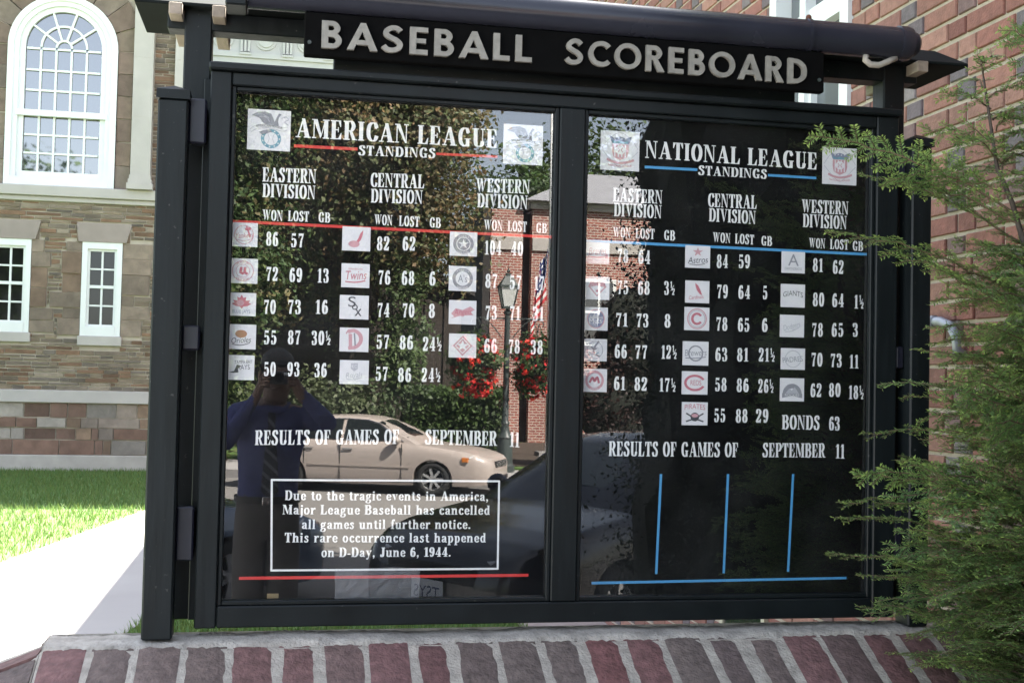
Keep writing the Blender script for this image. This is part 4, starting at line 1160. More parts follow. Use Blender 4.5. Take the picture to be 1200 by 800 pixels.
mb.build('hook', mat('pale_hook', (.33, .30, .26), .6), board, smooth=True)
# ---- everything printed on the back panels
TYP = .0440
def words(it, font, track):
    """one item per word, placed where the word stands in the whole line"""
    st_, x0, z0, x1, z1, h = it
    W = layout(st_, font, track)[1]; x = 0; out = []; cur = ''; cx = 0
    for ch in st_ + ' ':
        if ch == ' ':
            if cur:
                w = layout(cur, font, track)[1]
                P = lambda u: (x0 + (x1 - x0) * u / W, z0 + (z1 - z0) * u / W)
                out.append((cur, *P(cx), *P(cx + w), h))
            x += font[' '][0] + track; cur = ''; cx = x
        else: cur += ch; x += font[ch][0] + track
    return out
def lettering(name, items, font, track, split=True):
    for it in items:
        for w in (words(it, font, track) if split else [it]):
            mb = MB(); put_text(mb, w, font, TYP, track); mb.build(name, M['white_vinyl'], board)
for i, it in enumerate(HEAD): lettering('league_heading' if i % 2 == 0 else 'standings_heading', [it], SERIF, .06)
for g in DIV: lettering('division_heading', [(*it[:5], it[5] * .93) for it in g], SERIF, .04)
for g in COLHEAD: lettering('column_heading', g, SERIF, .05)
for g in ROW: lettering('record_figure', g, SERIF, .1)
for g in MISC: lettering('results_heading', g, SERIF, .05)
lettering('notice_line', MSG, BOOK, .05, False)
VL = {'r': M['red_vinyl'], 'b': M['blue_vinyl'], 'w': M['white_vinyl']}
def line(mb, x0, z0, x1, z1, w, y):
    d = Vector((x1 - x0, z1 - z0)).normalized(); n = Vector((-d.y, d.x)) * w / 2
    mb.face([(x0 - n.x, y, z0 - n.y), (x1 - n.x, y, z1 - n.y), (x1 + n.x, y, z1 + n.y), (x0 + n.x, y, z0 + n.y)])
nb = MB()
for k, (c, x0, z0, x1, z1, w) in enumerate(LINES):
    if c == 'w':
        line(nb, x0, z0, x1, z1, w, TYP + .0003 + k * 3e-5)
        continue
    mb = MB(); line(mb, x0, z0, x1, z1, w, TYP + .0003 + k * 3e-5)
    mb.build('red_rule' if c == 'r' else 'blue_rule', VL[c], board)
nb.build('notice_border', M['white_vinyl'], board)

# ---- logo cards: a white card with the team's emblem in simple shapes
def emat(c): return mat('emblem_ink', c, .6)
INK = {'r': emat((.52, .16, .20)), 'p': emat((.58, .32, .35)), 'k': emat((.06, .06, .07)), 'g': emat((.27, .27, .30)), 'n': emat((.22, .24, .34)), 't': emat((.16, .33, .40)), 'l': emat((.45, .45, .49)), 'w': M['card'], 'o': emat((.42, .22, .12))}
INKS = list(INK.keys()); INKM = [INK[k] for k in INKS]
def bfont_polys(s):
    cu = bpy.data.curves.new('t', 'FONT'); cu.body = s; cu.align_x = 'LEFT'
    ob = bpy.data.objects.new('t', cu); COL.objects.link(ob)
    dg = bpy.context.evaluated_depsgraph_get(); dg.update()
    me = bpy.data.meshes.new_from_object(ob.evaluated_get(dg))
    vs = [(v.co.x, v.co.y) for v in me.vertices]; fs = [tuple(p.vertices) for p in me.polygons]
    bpy.data.objects.remove(ob); bpy.data.curves.remove(cu); bpy.data.meshes.remove(me)
    return vs, fs
_bf = {}
class Emb:
    """shapes in card units (0..1, 0..1), each a hair in front of the one before"""
    def __init__(self, x, z, w, h, y): self.x, self.z, self.w, self.h, self.y, self.k, self.mb = x, z, w, h, y, 0, MB()
    def P(self, a, b): return (self.x + self.w * a, self.y - self.k * 4e-5, self.z + self.h * b)
    def poly(self, c, pts):
        self.k += 1; self.mb.cm = INKS.index(c); self.mb.face([self.P(a, b) for a, b in pts])
    def disc(self, c, cx, cy, r, ry=None):
        ry = ry or r; self.poly(c, [(cx + r * math.cos(2 * PI * i / 20), cy + ry * math.sin(2 * PI * i / 20)) for i in range(20)])
    def ring(self, c, cx, cy, r, t, ry=None, a0=0, a1=2 * PI):
        self.k += 1; self.mb.cm = INKS.index(c); ry = ry or r; n = 24
        for i in range(n):
            u, v = a0 + (a1 - a0) * i / n, a0 + (a1 - a0) * (i + 1) / n
            self.mb.face([self.P(cx + (r + d) * math.cos(a), cy + (ry + d) * math.sin(a)) for a, d in ((u, 0), (v, 0), (v, -t), (u, -t))])
    def stroke(self, c, pts, t):
        self.k += 1; self.mb.cm = INKS.index(c)
        for q in g_stroke(pts, t, t, False)[1]: self.mb.face([self.P(*p) for p in q])
    def text(self, c, s, cx, cy, w, h, rot=0.0, arc=0.0, slant=0.0):
        if s not in _bf: _bf[s] = bfont_polys(s)
        vs, fs = _bf[s]
        X0, X1 = min(v[0] for v in vs), max(v[0] for v in vs); Y1 = max(v[1] for v in vs); Y0 = min(0, min(v[1] for v in vs))
        self.k += 1; self.mb.cm = INKS.index(c)
        cr, sr = math.cos(rot), math.sin(rot)
        out = []
        for x, y in vs:
            u = (x - X0) / (X1 - X0) - .5; b = (y / Y1) * h
            a = u * w + slant * b; b += arc * (1 - 4 * u * u)
            out.append(self.P(cx + a * cr - b * sr, cy + a * sr + b * cr))
        self.mb.faces(out, fs)
def star(cx, cy, r, q=.4, rot=PI / 2): return [(cx + (r if i % 2 == 0 else r * q) * math.cos(rot + PI * i / 5), cy + (r if i % 2 == 0 else r * q) * math.sin(rot + PI * i / 5)) for i in range(10)]
def emblem(n, e):
    if n == 'al':
        e.ring('t', .55, .29, .235, .075); e.disc('w', .55, .29, .15)
        e.stroke('l', [(.47, .42), (.51, .3), (.47, .17)], .012); e.stroke('l', [(.63, .42), (.59, .3), (.63, .17)], .012)
        for i in range(11): e.poly('w', star(.55 + .198 * math.cos(PI * 2 * i / 11), .29 + .198 * math.sin(PI * 2 * i / 11), .028))
        e.poly('g', [(.08, .84), (.22, .93), (.40, .95), (.54, .90), (.60, .78), (.62, .70), (.66, .80), (.72, .92), (.78, .90), (.72, .82), (.70, .72), (.72, .62), (.60, .60), (.40, .64), (.33, .70), (.28, .78), (.18, .82)])
        e.stroke('l', [(.16, .86), (.34, .88), (.5, .78)], .014); e.stroke('l', [(.26, .82), (.4, .82), (.52, .70)], .014)
        e.stroke('l', [(.78, .80), (.88, .84), (.94, .78), (.86, .72), (.94, .64)], .02)
        e.stroke('l', [(.06, .50), (.2, .60), (.5, .64), (.8, .58), (.93, .60)], .014); e.stroke('l', [(.08, .42), (.22, .52), (.5, .55), (.8, .49), (.92, .52)], .014)
        e.text('k', 'AMERICAN LEAGUE', .5, .545, .62, .055, -.03, .03)
        e.poly('g', [(.26, .44), (.36, .48), (.5, .52), (.58, .46), (.46, .42), (.34, .38)])
    elif n == 'nl':
        e.stroke('l', [(.04, .55), (.22, .80), (.5, .52 + .44), (.78, .80), (.97, .55)], .014); e.stroke('l', [(.04, .5), (.25, .28), (.5, .08), (.75, .28), (.97, .5)], .014)
        e.poly('n', [(.22, .88), (.34, .82), (.5, .86), (.66, .82), (.80, .88), (.76, .74), (.72, .68), (.30, .68), (.26, .76)])
        e.poly('t', [(.3, .76), (.4, .72), (.5, .76), (.6, .72), (.71, .76), (.69, .69), (.31, .69)])
        for i in range(4): e.poly('w', star(.36 + .093 * i, .80 + .012 * (i % 2), .028))
        e.poly('p', [(.29, .67), (.72, .67), (.72, .48), (.68, .34), (.5, .26), (.33, .34), (.29, .48)])
        for i in range(4): e.poly('w', [(.35 + .09 * i, .66), (.38 + .09 * i, .66), (.38 + .09 * i, .34), (.35 + .09 * i, .34)])
        e.disc('w', .505, .52, .13, .11); e.stroke('r', [(.44, .58), (.48, .52), (.44, .46)], .015); e.stroke('r', [(.57, .58), (.53, .52), (.57, .46)], .015)
        e.stroke('p', [(.16, .28), (.3, .22), (.5, .19), (.7, .22), (.86, .28)], .06); e.text('r', 'NATIONAL LEAGUE', .5, .11, .6, .05, 0, -.02)
    elif n == 'yankees':
        e.ring('p', .5, .5, .36, .03, .40); e.text('r', 'Yankees', .5, .36, .66, .22, .12, slant=.2); e.stroke('r', [(.58, .86), (.66, .62), (.72, .42)], .06); e.stroke('p', [(.2, .3), (.5, .24), (.8, .34)], .025); e.poly('r', [(.52, .78), (.74, .82), (.74, .70), (.54, .68)])
    elif n == 'redsox':
        e.ring('p', .5, .5, .37, .03, .42); e.ring('p', .5, .5, .24, .02, .27); e.text('r', 'BOSTON', .5, .74, .42, .1, 0, .06); e.text('r', 'RED SOX', .5, .16, .42, .09, 0, -.05)
        for d in (0, .13): e.poly('r', [(.40 + d, .66), (.49 + d, .66), (.48 + d, .48), (.56 + d, .40), (.50 + d, .34), (.38 + d, .42)])
    elif n == 'bluejays':
        leaf = [(.5, .92), (.56, .78), (.66, .82), (.64, .66), (.80, .68), (.74, .58), (.84, .52), (.70, .42), (.56, .40), (.52, .30), (.44, .40), (.30, .42), (.16, .52), (.26, .58), (.20, .68), (.36, .66), (.34, .82), (.44, .78)]
        e.poly('r', leaf); e.disc('p', .46, .56, .13); e.text('n', 'BLUE JAYS', .5, .12, .62, .15)
    elif n == 'orioles':
        e.disc('o', .5, .62, .20, .16); e.text('k', 'Orioles', .5, .26, .66, .22, .1, slant=.2); e.stroke('k', [(.2, .2), (.5, .16), (.8, .26)], .03)
    elif n == 'rays':
        e.poly('k', [(.12, .30), (.30, .36), (.40, .62), (.56, .56), (.44, .46), (.46, .30), (.30, .28)]); e.text('k', 'TAMPA BAY', .62, .66, .6, .14, .06); e.text('k', 'RAYS', .64, .42, .42, .2, .06)
    elif n == 'indians':
        e.poly('r', [(.46, .34), (.56, .50), (.64, .74), (.74, .88), (.72, .66), (.66, .46), (.56, .32)]); e.disc('p', .42, .28, .20, .14)
    elif n == 'twins':
        e.text('r', 'MINNESOTA', .5, .74, .5, .07); e.text('r', 'Twins', .5, .34, .76, .36, .05, slant=.15); e.stroke('r', [(.14, .24), (.5, .22), (.86, .30)], .05)
    elif n == 'sox':
        e.text('k', 'S', .42, .52, .26, .42); e.text('k', 'o', .52, .40, .2, .22); e.text('k', 'x', .64, .14, .24, .3)
    elif n == 'tigers':
        e.stroke('p', [(.28, .82), (.5, .88), (.70, .70), (.72, .42), (.56, .2), (.3, .14)], .14); e.stroke('p', [(.36, .74), (.38, .2)], .12); e.stroke('g', [(.5, .78), (.54, .26)], .05); e.stroke('p', [(.22, .74), (.3, .9), (.4, .86)], .05)
    elif n == 'royals':
        e.poly('l', [(.38, .88), (.62, .88), (.62, .64), (.5, .54), (.38, .64)]); e.text('w', 'KC', .5, .68, .18, .13); e.text('l', 'Royals', .5, .28, .56, .22, .12, slant=.2); e.stroke('l', [(.24, .2), (.5, .2), (.78, .28)], .03)
    elif n == 'mariners':
        e.disc('g', .5, .5, .38, .42); e.ring('w', .5, .5, .26, .03, .29); e.poly('w', star(.5, .5, .22, .35)); e.text('w', 'SEATTLE', .5, .74, .4, .08, 0, .05); e.text('w', 'MARINERS', .5, .14, .42, .08, 0, -.05)
    elif n == 'athletics':
        e.disc('g', .5, .5, .38, .43); e.disc('w', .5, .5, .26, .29); e.text('g', "A's", .5, .36, .34, .3); e.text('w', 'ATHLETICS', .5, .75, .44, .08, 0, .05); e.text('w', 'OAKLAND', .5, .13, .38, .08, 0, -.05)
    elif n == 'angels':
        e.poly('p', [(.08, .44), (.24, .66), (.5, .60), (.78, .76), (.94, .62), (.8, .52), (.9, .40), (.5, .36), (.2, .30)]); e.text('r', 'Angels', .5, .40, .64, .24, .08, slant=.2); e.stroke('p', [(.1, .26), (.3, .34), (.12, .44)], .03)
    elif n == 'rangers':
        e.poly('p', [(.5, .93), (.86, .5), (.5, .07), (.14, .5)]); e.poly('w', [(.5, .84), (.78, .5), (.5, .16), (.22, .5)]); e.poly('p', [(.5, .79), (.74, .5), (.5, .21), (.26, .5)]); e.poly('w', star(.5, .5, .24))
    elif n == 'braves':
        e.text('p', 'Braves', .5, .42, .72, .34, .06, slant=.15); e.stroke('p', [(.1, .34), (.5, .30), (.9, .38)], .05); e.poly('p', [(.82, .28), (.94, .32), (.92, .48), (.84, .46)])
    elif n == 'phillies':
        e.poly('p', [(.5, .12), (.14, .56), (.24, .82), (.5, .90), (.76, .82), (.88, .56)]); e.poly('w', [(.5, .2), (.24, .54), (.5, .62), (.78, .54)]); e.text('r', 'Phillies', .5, .58, .62, .18, .05, slant=.2); e.poly('r', star(.5, .38, .1))
    elif n == 'mets':
        e.disc('n', .5, .5, .37, .42); e.ring('p', .5, .5, .37, .04, .42); e.poly('l', [(.2, .5), (.28, .64), (.34, .56), (.44, .74), (.5, .60), (.58, .78), (.66, .58), (.78, .62), (.8, .5)]); e.text('w', 'Mets', .5, .30, .52, .22, .08)
    elif n == 'marlins':
        e.ring('l', .5, .5, .34, .04, .40); e.stroke('g', [(.66, .9), (.5, .66), (.44, .46), (.56, .28), (.7, .22)], .07); e.poly('g', [(.30, .66), (.62, .58), (.44, .46)]); e.stroke('t', [(.3, .36), (.5, .3), (.66, .4)], .04)
    elif n == 'expos':
        e.disc('p', .5, .5, .38, .43); e.disc('w', .5, .5, .28, .31); e.stroke('r', [(.3, .40), (.42, .62), (.5, .46), (.6, .64), (.68, .38)], .09); e.text('w', 'EXPOS', .5, .10, .3, .08)
    elif n == 'astros':
        e.poly('p', star(.5, .72, .22, .38)); e.stroke('p', [(.4, .56), (.5, .72)], .05); e.text('k', 'Astros', .5, .22, .80, .28, .08, slant=.2); e.stroke('k', [(.16, .16), (.5, .14), (.8, .2)], .03)
    elif n == 'cardinals':
        e.poly('r', [(.40, .90), (.52, .80), (.62, .60), (.70, .36), (.60, .40), (.48, .56), (.42, .74)]); e.text('r', 'Cardinals', .45, .18, .62, .16, .12, slant=.2)
    elif n == 'cubs':
        e.ring('p', .5, .5, .40, .05, .45); e.ring('r', .5, .5, .24, .10, .27, .6, 2 * PI - .6); e.ring('g', .5, .5, .33, .02, .37)
    elif n == 'brewers':
        e.ring('g', .5, .5, .30, .06, .34); e.text('g', 'Brewers', .5, .40, .84, .26, .04, slant=.1); e.stroke('g', [(.1, .3), (.5, .3), (.9, .36)], .04)
    elif n == 'reds':
        e.ring('r', .5, .5, .42, .10, .36, .45, 2 * PI - .45); e.text('r', 'REDS', .54, .40, .42, .22)
    elif n == 'pirates':
        e.text('r', 'PIRATES', .5, .66, .80, .22, 0, .05); e.disc('k', .5, .36, .17, .19); e.stroke('k', [(.16, .16), (.5, .3), (.84, .52)], .06); e.stroke('k', [(.84, .16), (.5, .3), (.16, .52)], .06); e.disc('p', .5, .42, .13, .08)
    elif n == 'dbacks':
        e.text('g', 'A', .5, .34, .46, .54); e.text('g', 'DIAMONDBACKS', .5, .14, .74, .12); e.stroke('w', [(.44, .6), (.52, .56)], .03)
    elif n == 'giants':
        e.text('k', 'GIANTS', .5, .42, .82, .22, 0, .08)
    elif n == 'dodgers':
        e.text('l', 'Dodgers', .5, .38, .72, .24, .3, slant=.2); e.stroke('l', [(.2, .24), (.5, .28), (.8, .46)], .03)
    elif n == 'padres':
        e.ring('l', .5, .5, .34, .03, .40); e.text('g', 'PADRES', .5, .36, .84, .24, .12)
    elif n == 'rockies':
        e.ring('g', .5, .30, .40, .2, .46, 0, PI); e.poly('g', [(.08, .14), (.5, .24), (.92, .14), (.92, .34), (.08, .34)]); e.poly('l', [(.22, .34), (.38, .56), (.48, .46), (.6, .62), (.78, .34)]); e.text('w', 'ROCKIES', .5, .22, .6, .1)
for nm, x, z, w, h in CARDS:
    mb = MB(); mb.box(x, x + w, .0424, .0452, z, z + h)
    cd = mb.build('logo_card', M['card'], board)
    e = Emb(x, z, w, h, .0423); emblem(nm, e)
    for k in range(len(e.mb.f)): pass
    e.mb.build('emblem', INKM, cd)

# things lying in the bottom of the left case: a crumpled clear packet and a small brass tag
pk = MB()
nx, nz = 16, 7
px0, px1, pz0, pz1 = .150, .362, 1.0475, 1.128
vs = []
for b in range(nz + 1):
    for a in range(nx + 1):
        u, v = a / nx, b / nz
        vs.append((px0 + (px1 - px0) * u + rng.uniform(-.002, .002) * (b > 0), .040 - .004 * v + rng.uniform(-.0022, .0022), pz0 + (pz1 - pz0) * v * (1 - .06 * math.sin(u * 7))))
fs = [(b * (nx + 1) + a, b * (nx + 1) + a + 1, (b + 1) * (nx + 1) + a + 1, (b + 1) * (nx + 1) + a) for b in range(nz) for a in range(nx)]
pk.faces(vs, fs)
pm = bpy.data.materials.new('clear_plastic'); pm.use_nodes = True
_nt = pm.node_tree; _b = _nt.nodes['Principled BSDF']; _b.inputs['Base Color'].default_value = (.7, .7, .72, 1); _b.inputs['Roughness'].default_value = .18
_t = _nt.nodes.new('ShaderNodeBsdfTransparent'); _mx = _nt.nodes.new('ShaderNodeMixShader'); _mx.inputs[0].default_value = .17
_nt.links.new(_t.outputs[0], _mx.inputs[1]); _nt.links.new(_b.outputs[0], _mx.inputs[2]); _nt.links.new(_mx.outputs[0], _nt.nodes['Material Output'].inputs[0])
po = pk.build('plastic_packet', pm)
tag(po, 'crumpled clear plastic packet leaning in the bottom of the left display case', 'packet')
mb = MB(); mb.box(-.014, .014, .0405, .0435, 1.0572, 1.0685)
for dx in (-.009, 0, .009): mb.ball((dx, .0402, 1.063), .003, .001, .003, 8, 5)
tg = mb.build('brass_tag', mat('dull_brass', (.24, .18, .09), .5, metallic=.4), bevel=.001)
tag(tg, 'tiny brass tag low in the left display case below the red rule', 'tag')

# ---------------------------------------------------------------- hemlock in front, at right
def unit(a): return a / (np.linalg.norm(a, axis=-1, keepdims=True) + 1e-9)
class Spray:
    """needles and twigs of a conifer"""
    def __init__(self, seed): self.r = np.random.default_rng(seed); self.N = []; self.T = []; self.tw = MB()
    def needles(self, p0, p1, nrm, step=.0036, length=.015, width=.0032, fresh=.3, base=(.14, .23, .07)):
        """two ranks of flat needles along a straight twig"""
        r = self.r
        d = p1 - p0; L = np.linalg.norm(d)
        if L < .004: return
        d = d / L; n = max(2, int(L / step))
        t = (np.arange(n) + r.random(n) * .6) / n
        side = unit(np.cross(nrm, d))
        for sgn in (-1, 1):
            ax = p0 + np.outer(t, d) * L
            ang = np.radians(r.normal(58, 9, n))
            up = r.normal(0.06, .22, n)
            dirs = unit(np.outer(np.cos(ang), d) + np.outer(np.sin(ang) * sgn, side) + np.outer(up, nrm))
            ln = length * r.uniform(.65, 1.1, n) * np.where(t > .88, .75, 1)
            wv = unit(np.cross(dirs, nrm + r.normal(0, .25, (n, 3)))) * width * .5
            a = ax; b = ax + dirs * ln[:, None]
            m = ax + dirs * (ln * .55)[:, None]
            V = np.stack([a - wv * .5, m - wv, b, m + wv], 1)
            self.N.append(V)
            k = r.uniform(.7, 1.3, n)[:, None]
            fr = np.clip((t - (1 - fresh)) / max(fresh, 1e-3), 0, 1)[:, None] * .75
            young = np.array([.36, .48, .12])
            self.T.append((np.array(base) * k) * (1 - fr) + young * k * fr)
    def branch(self, p0, p1, droop=.05, width=.35, step=.034, thick=.004, roll=0.0, dens=1.0, fresh=.35, base=(.14, .23, .07)):
        r = self.r
        p0, p1 = np.array(p0, float), np.array(p1, float)
        L = np.linalg.norm(p1 - p0)
        mid = (p0 + p1) / 2 + np.array([0, 0, droop + L * .08])
        ts = np.linspace(0, 1, 14)
        C = ((1 - ts) ** 2)[:, None] * p0 + (2 * ts * (1 - ts))[:, None] * mid + (ts ** 2)[:, None] * p1
        C[1:-1] += r.normal(0, .004, (12, 3))
        self.tw.tube([tuple(c) for c in C], [max(.0009, thick * (1 - .85 * t)) for t in ts], 5, cap=False)
        d_all = unit(np.gradient(C, axis=0))
        seg = np.linalg.norm(np.diff(C, axis=0), axis=1); cum = np.concatenate([[0], np.cumsum(seg)]); tot = cum[-1]
        def at(s):
            return np.array([np.interp(s, cum, C[:, k]) for k in range(3)]), unit(np.array([np.interp(s, cum, d_all[:, k]) for k in range(3)]))
        d0 = unit(p1 - p0)
        side0 = unit(np.cross(d0, np.array([0, 0, 1.0])))
        nrm0 = unit(np.cross(side0, d0))
        nrm0 = nrm0 * math.cos(roll) + side0 * math.sin(roll)
        # needles on the outer part of the axis itself
        for s in np.arange(tot * .15, tot - .005, .03):
            a, _ = at(s); b, _ = at(min(s + .03, tot)); self.needles(a, b, nrm0, fresh=.9 if s > tot - .06 else .01, base=base)
        s = tot * .10; sg = 1
        while s < tot - .012:
            p, d = at(s)
            side = unit(np.cross(nrm0, d)) * sg
            f = s / tot
            ln = width * L * (1 - f) ** .8 * r.uniform(.6, 1.15) + .025
            if f < .3: ln *= .5 + f
            ang = math.radians(r.normal(52, 7))
            dr = unit(d * math.cos(ang) + side * math.sin(ang) + nrm0 * r.normal(-.02, .10))
            tip = p + dr * ln + np.array([0, 0, -.10 * ln])
            self.twig(p, tip, nrm0, fresh, base)
            s += step * r.uniform(.7, 1.3) / dens; sg = -sg
    def twig(self, p0, p1, nrm, fresh, base):
        r = self.r
        L = np.linalg.norm(p1 - p0); d = (p1 - p0) / L
        self.tw.tube([tuple(p0), tuple((p0 + p1) / 2 + nrm * L * .03), tuple(p1)], [.0009, .0007, .0004], 3, cap=False)
        mid = (p0 + p1) / 2 + nrm * L * .03
        k = .5 if L > .05 else 0
        self.needles(p0, mid, nrm, fresh=.01, base=base); self.needles(mid, p1, nrm, fresh=min(.95, fresh * .09 / max(L, .03)), base=base)
        if L > .06:
            s = .018; sg = 1
            while s < L - .015:
                p = p0 + d * s + nrm * L * .03 * (1 - abs(2 * s / L - 1))
                side = unit(np.cross(nrm, d)) * sg
                ln = (.30 * (L - s) + .016) * r.uniform(.7, 1.2)
                ang = math.radians(r.normal(50, 7))
                q = p + unit(d * math.cos(ang) + side * math.sin(ang) + nrm * r.normal(0, .1)) * ln + np.array([0, 0, -.06 * ln])
                self.tw.tube([tuple(p), tuple(q)], [.0006, .0004], 3, cap=False)
                self.needles(p, q, nrm, fresh=.35 if ln > .03 else .5, base=base)
                s += r.uniform(.017, .028); sg = -sg
    def build(self, name_crown, name_twigs, parent):
        V = np.concatenate(self.N); T = np.concatenate(self.T)
        o = np_quads(name_crown, V, M['needle'], parent, tint=T)
        t = self.tw.build(name_twigs, M['twig'], parent, smooth=True)
        return o, t

HX, HY = 1.86, -.50
hem = thing('hemlock_bush', 'feathery green hemlock bush with pale tips before the right end of the scoreboard', 'bush', (HX, HY, -.1), world_built=True)
sp = Spray(5)
hb = np.random.default_rng(3)
tk = MB()
tk.tube([(HX, HY, -.12), (HX + .01, HY, .6), (HX - .02, HY + .01, 1.4), (HX - .05, HY + .02, 2.0), (HX - .07, HY + .02, 2.5)], [.03, .024, .016, .009, .002], 8)
tk.tube([(HX - .01, HY + .02, 1.45), (1.76, -.46, 1.80), (1.685, -.45, 2.05), (1.645, -.45, 2.13), (1.615, -.45, 2.30), (1.60, -.45, 2.385)], [.012, .009, .006, .005, .003, .0015], 7)
tk.build('trunk', M['bark'], hem, smooth=True)
# branches that reach across the board (start on trunk or leader, tip)
REACH = [((1.70, -.45, 2.02), (1.225, -.33, 2.205)), ((1.74, -.46, 1.93), (1.35, -.34, 2.12)), ((1.72, -.46, 1.98), (1.41, -.36, 2.10)), ((1.80, -.47, 1.78), (1.27, -.33, 1.975)),
         ((1.82, -.48, 1.70), (1.40, -.36, 1.93)), ((1.82, -.48, 1.65), (1.50, -.40, 1.90)), ((1.84, -.5, 1.52), (1.41, -.33, 1.615)), ((1.84, -.5, 1.44), (1.37, -.33, 1.50)),
         ((1.84, -.5, 1.55), (1.46, -.40, 1.70)), ((1.84, -.5, 1.33), (1.35, -.33, 1.395)), ((1.85, -.5, 1.25), (1.31, -.33, 1.335)), ((1.85, -.5, 1.16), (1.305, -.34, 1.30)),
         ((1.85, -.5, 1.05), (1.285, -.33, 1.215)), ((1.85, -.5, 1.02), (1.35, -.35, 1.165)), ((1.85, -.5, .95), (1.345, -.36, 1.095)), ((1.85, -.5, .85), (1.50, -.45, 1.00)),
         ((1.84, -.5, 1.60), (1.55, -.42, 1.64)), ((1.85, -.5, 1.10), (1.44, -.42, 1.28)), ((1.85, -.5, .92), (1.43, -.47, .98)), ((1.85, -.5, 1.2), (1.42, -.40, 1.44))]
for a, b in REACH: sp.branch(a, b, droop=.035, width=.20, step=.020, thick=.0036, roll=hb.normal(.25, .2), fresh=.6)
# sprays on the thin leader
for k in range(14):
    f = k / 13
    p = np.array([1.69 - .09 * f, -.45, 2.04 + .33 * f]); a = k * 2.4 + .5
    L = .26 * (1 - f) + .06
    sp.branch(p, p + np.array([math.cos(a) * L, math.sin(a) * L * .7, .05 * L + .02]), droop=.02, width=.4, step=.024, thick=.0022, roll=hb.normal(0, .3), fresh=.5)
# the body of the bush
for k in range(480):
    z = .35 + 2.15 * hb.random() ** 1.35
    a = hb.uniform(0, 2 * PI)
    rmax = .52 * (1 - max(0, z - 1.0) / 1.9) ** .7 * (.8 + .25 * hb.random())
    p = np.array([HX - .02 * z / 1.5, HY, z - .1])
    tip = p + np.array([math.cos(a) * rmax, math.sin(a) * rmax * .85, hb.uniform(-.02, .16)])
    sp.branch(p, tip, droop=.04, width=.46, step=.026, thick=.0045, roll=hb.normal(.1, .35), fresh=.42, dens=.9, base=(.12, .205, .066) if hb.random() < .6 else (.15, .24, .075))
sp.build('foliage', 'branch', hem)

# ---------------------------------------------------------------- broad-leaved trees, hedges, shrubs
def leaf_cloud(r, blobs, n, size, cols, clump=.35, flat=.5, spread=1.0, per=45):
    """n leaf quads in clumps through ellipsoids (cx,cy,cz,rx,ry,rz); cols = list of leaf colours"""
    B = np.array(blobs, float); w = B[:, 3] * B[:, 4] + B[:, 3] * B[:, 5]; w /= w.sum()
    nc = max(8, n // per)
    bi = r.choice(len(B), nc, p=w)
    u = unit(r.normal(size=(nc, 3))); rr = r.random(nc) ** .40
    cen = B[bi, :3] + u * rr[:, None] * B[bi, 3:]
    cs = clump * (.5 + r.random(nc)); cc = np.array(cols)[r.integers(0, len(cols), nc)] * r.uniform(.7, 1.3, (nc, 1))
    ci = r.integers(0, nc, n)
    P = cen[ci] + np.clip(r.normal(size=(n, 3)), -1.8, 1.8) * cs[ci][:, None] * np.array([1, 1, .75]) * spread
    face = unit(u + r.normal(size=(nc, 3)) * .5)          # the leaves of one clump lean the same way, outward
    nr = unit(r.normal(size=(n, 3)) * .55 + face[ci] + np.array([0, 0, flat]))
    t1 = unit(np.cross(nr, r.normal(size=(n, 3)))); t2 = np.cross(nr, t1)
    s = size * r.uniform(.6, 1.3, n)[:, None]
    V = np.stack([P - t1 * s * .5, P + t2 * s * .32, P + t1 * s * .5, P - t2 * s * .32], 1)
    T = cc[ci] * r.uniform(.85, 1.15, (n, 1))
    return V, T
def tree(name, label, base, blobs, n, size, cols, seed, trunk_r=.18, group=None, clump=.35, cat='tree', limbs=6, trunk=True, crown='crown', core=False):
    r = np.random.default_rng(seed)
    o = thing(name, label, cat, base, group=group, world_built=True)
    V, T = leaf_cloud(r, blobs, n, size, cols, clump)
    np_quads(crown, V, M['leaf'], o, tint=T)
    if core:        # opaque dark core added inside the crown, hides lit gaps between leaves
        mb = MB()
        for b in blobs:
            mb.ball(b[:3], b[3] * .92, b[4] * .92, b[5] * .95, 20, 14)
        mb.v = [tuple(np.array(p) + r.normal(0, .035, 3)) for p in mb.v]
        mb.build('dark_core', mat('dark_core', (.008, .010, .006), .95), o)
    if trunk:
        mb = MB(); B = Vector(base)
        top = Vector(np.mean(np.array(blobs)[:, :3], 0))
        hub = B.lerp(top, .55); hub.x = B.x + (top.x - B.x) * .4; hub.y = B.y + (top.y - B.y) * .4
        mb.tube([B - Vector((0, 0, .2)), B.lerp(hub, .5) + Vector((.05, .03, 0)), hub, top], [trunk_r * 1.25, trunk_r, trunk_r * .8, trunk_r * .3], 9)
        for k in range(limbs):
            b = blobs[k % len(blobs)]
            e = Vector(b[:3]) + Vector((r.normal(0, b[3] * .4), r.normal(0, b[4] * .4), r.normal(0, b[5] * .3)))
            s = B.lerp(hub, r.uniform(.75, 1.0))
            mb.tube([s, s.lerp(e, .5) + Vector((0, 0, .2)), e], [trunk_r * .5, trunk_r * .3, trunk_r * .08], 6)
        mb.build('trunk', M['bark'], o, smooth=True)
    return o
GREEN = [(.045, .085, .022), (.06, .10, .03), (.035, .07, .02), (.075, .10, .03)]
AUT = [(.09, .12, .04), (.15, .13, .055), (.20, .13, .06), (.11, .13, .05), (.18, .145, .065), (.085, .11, .04)]
DARK = [(.018, .034, .016), (.022, .04, .018), (.014, .028, .014)]
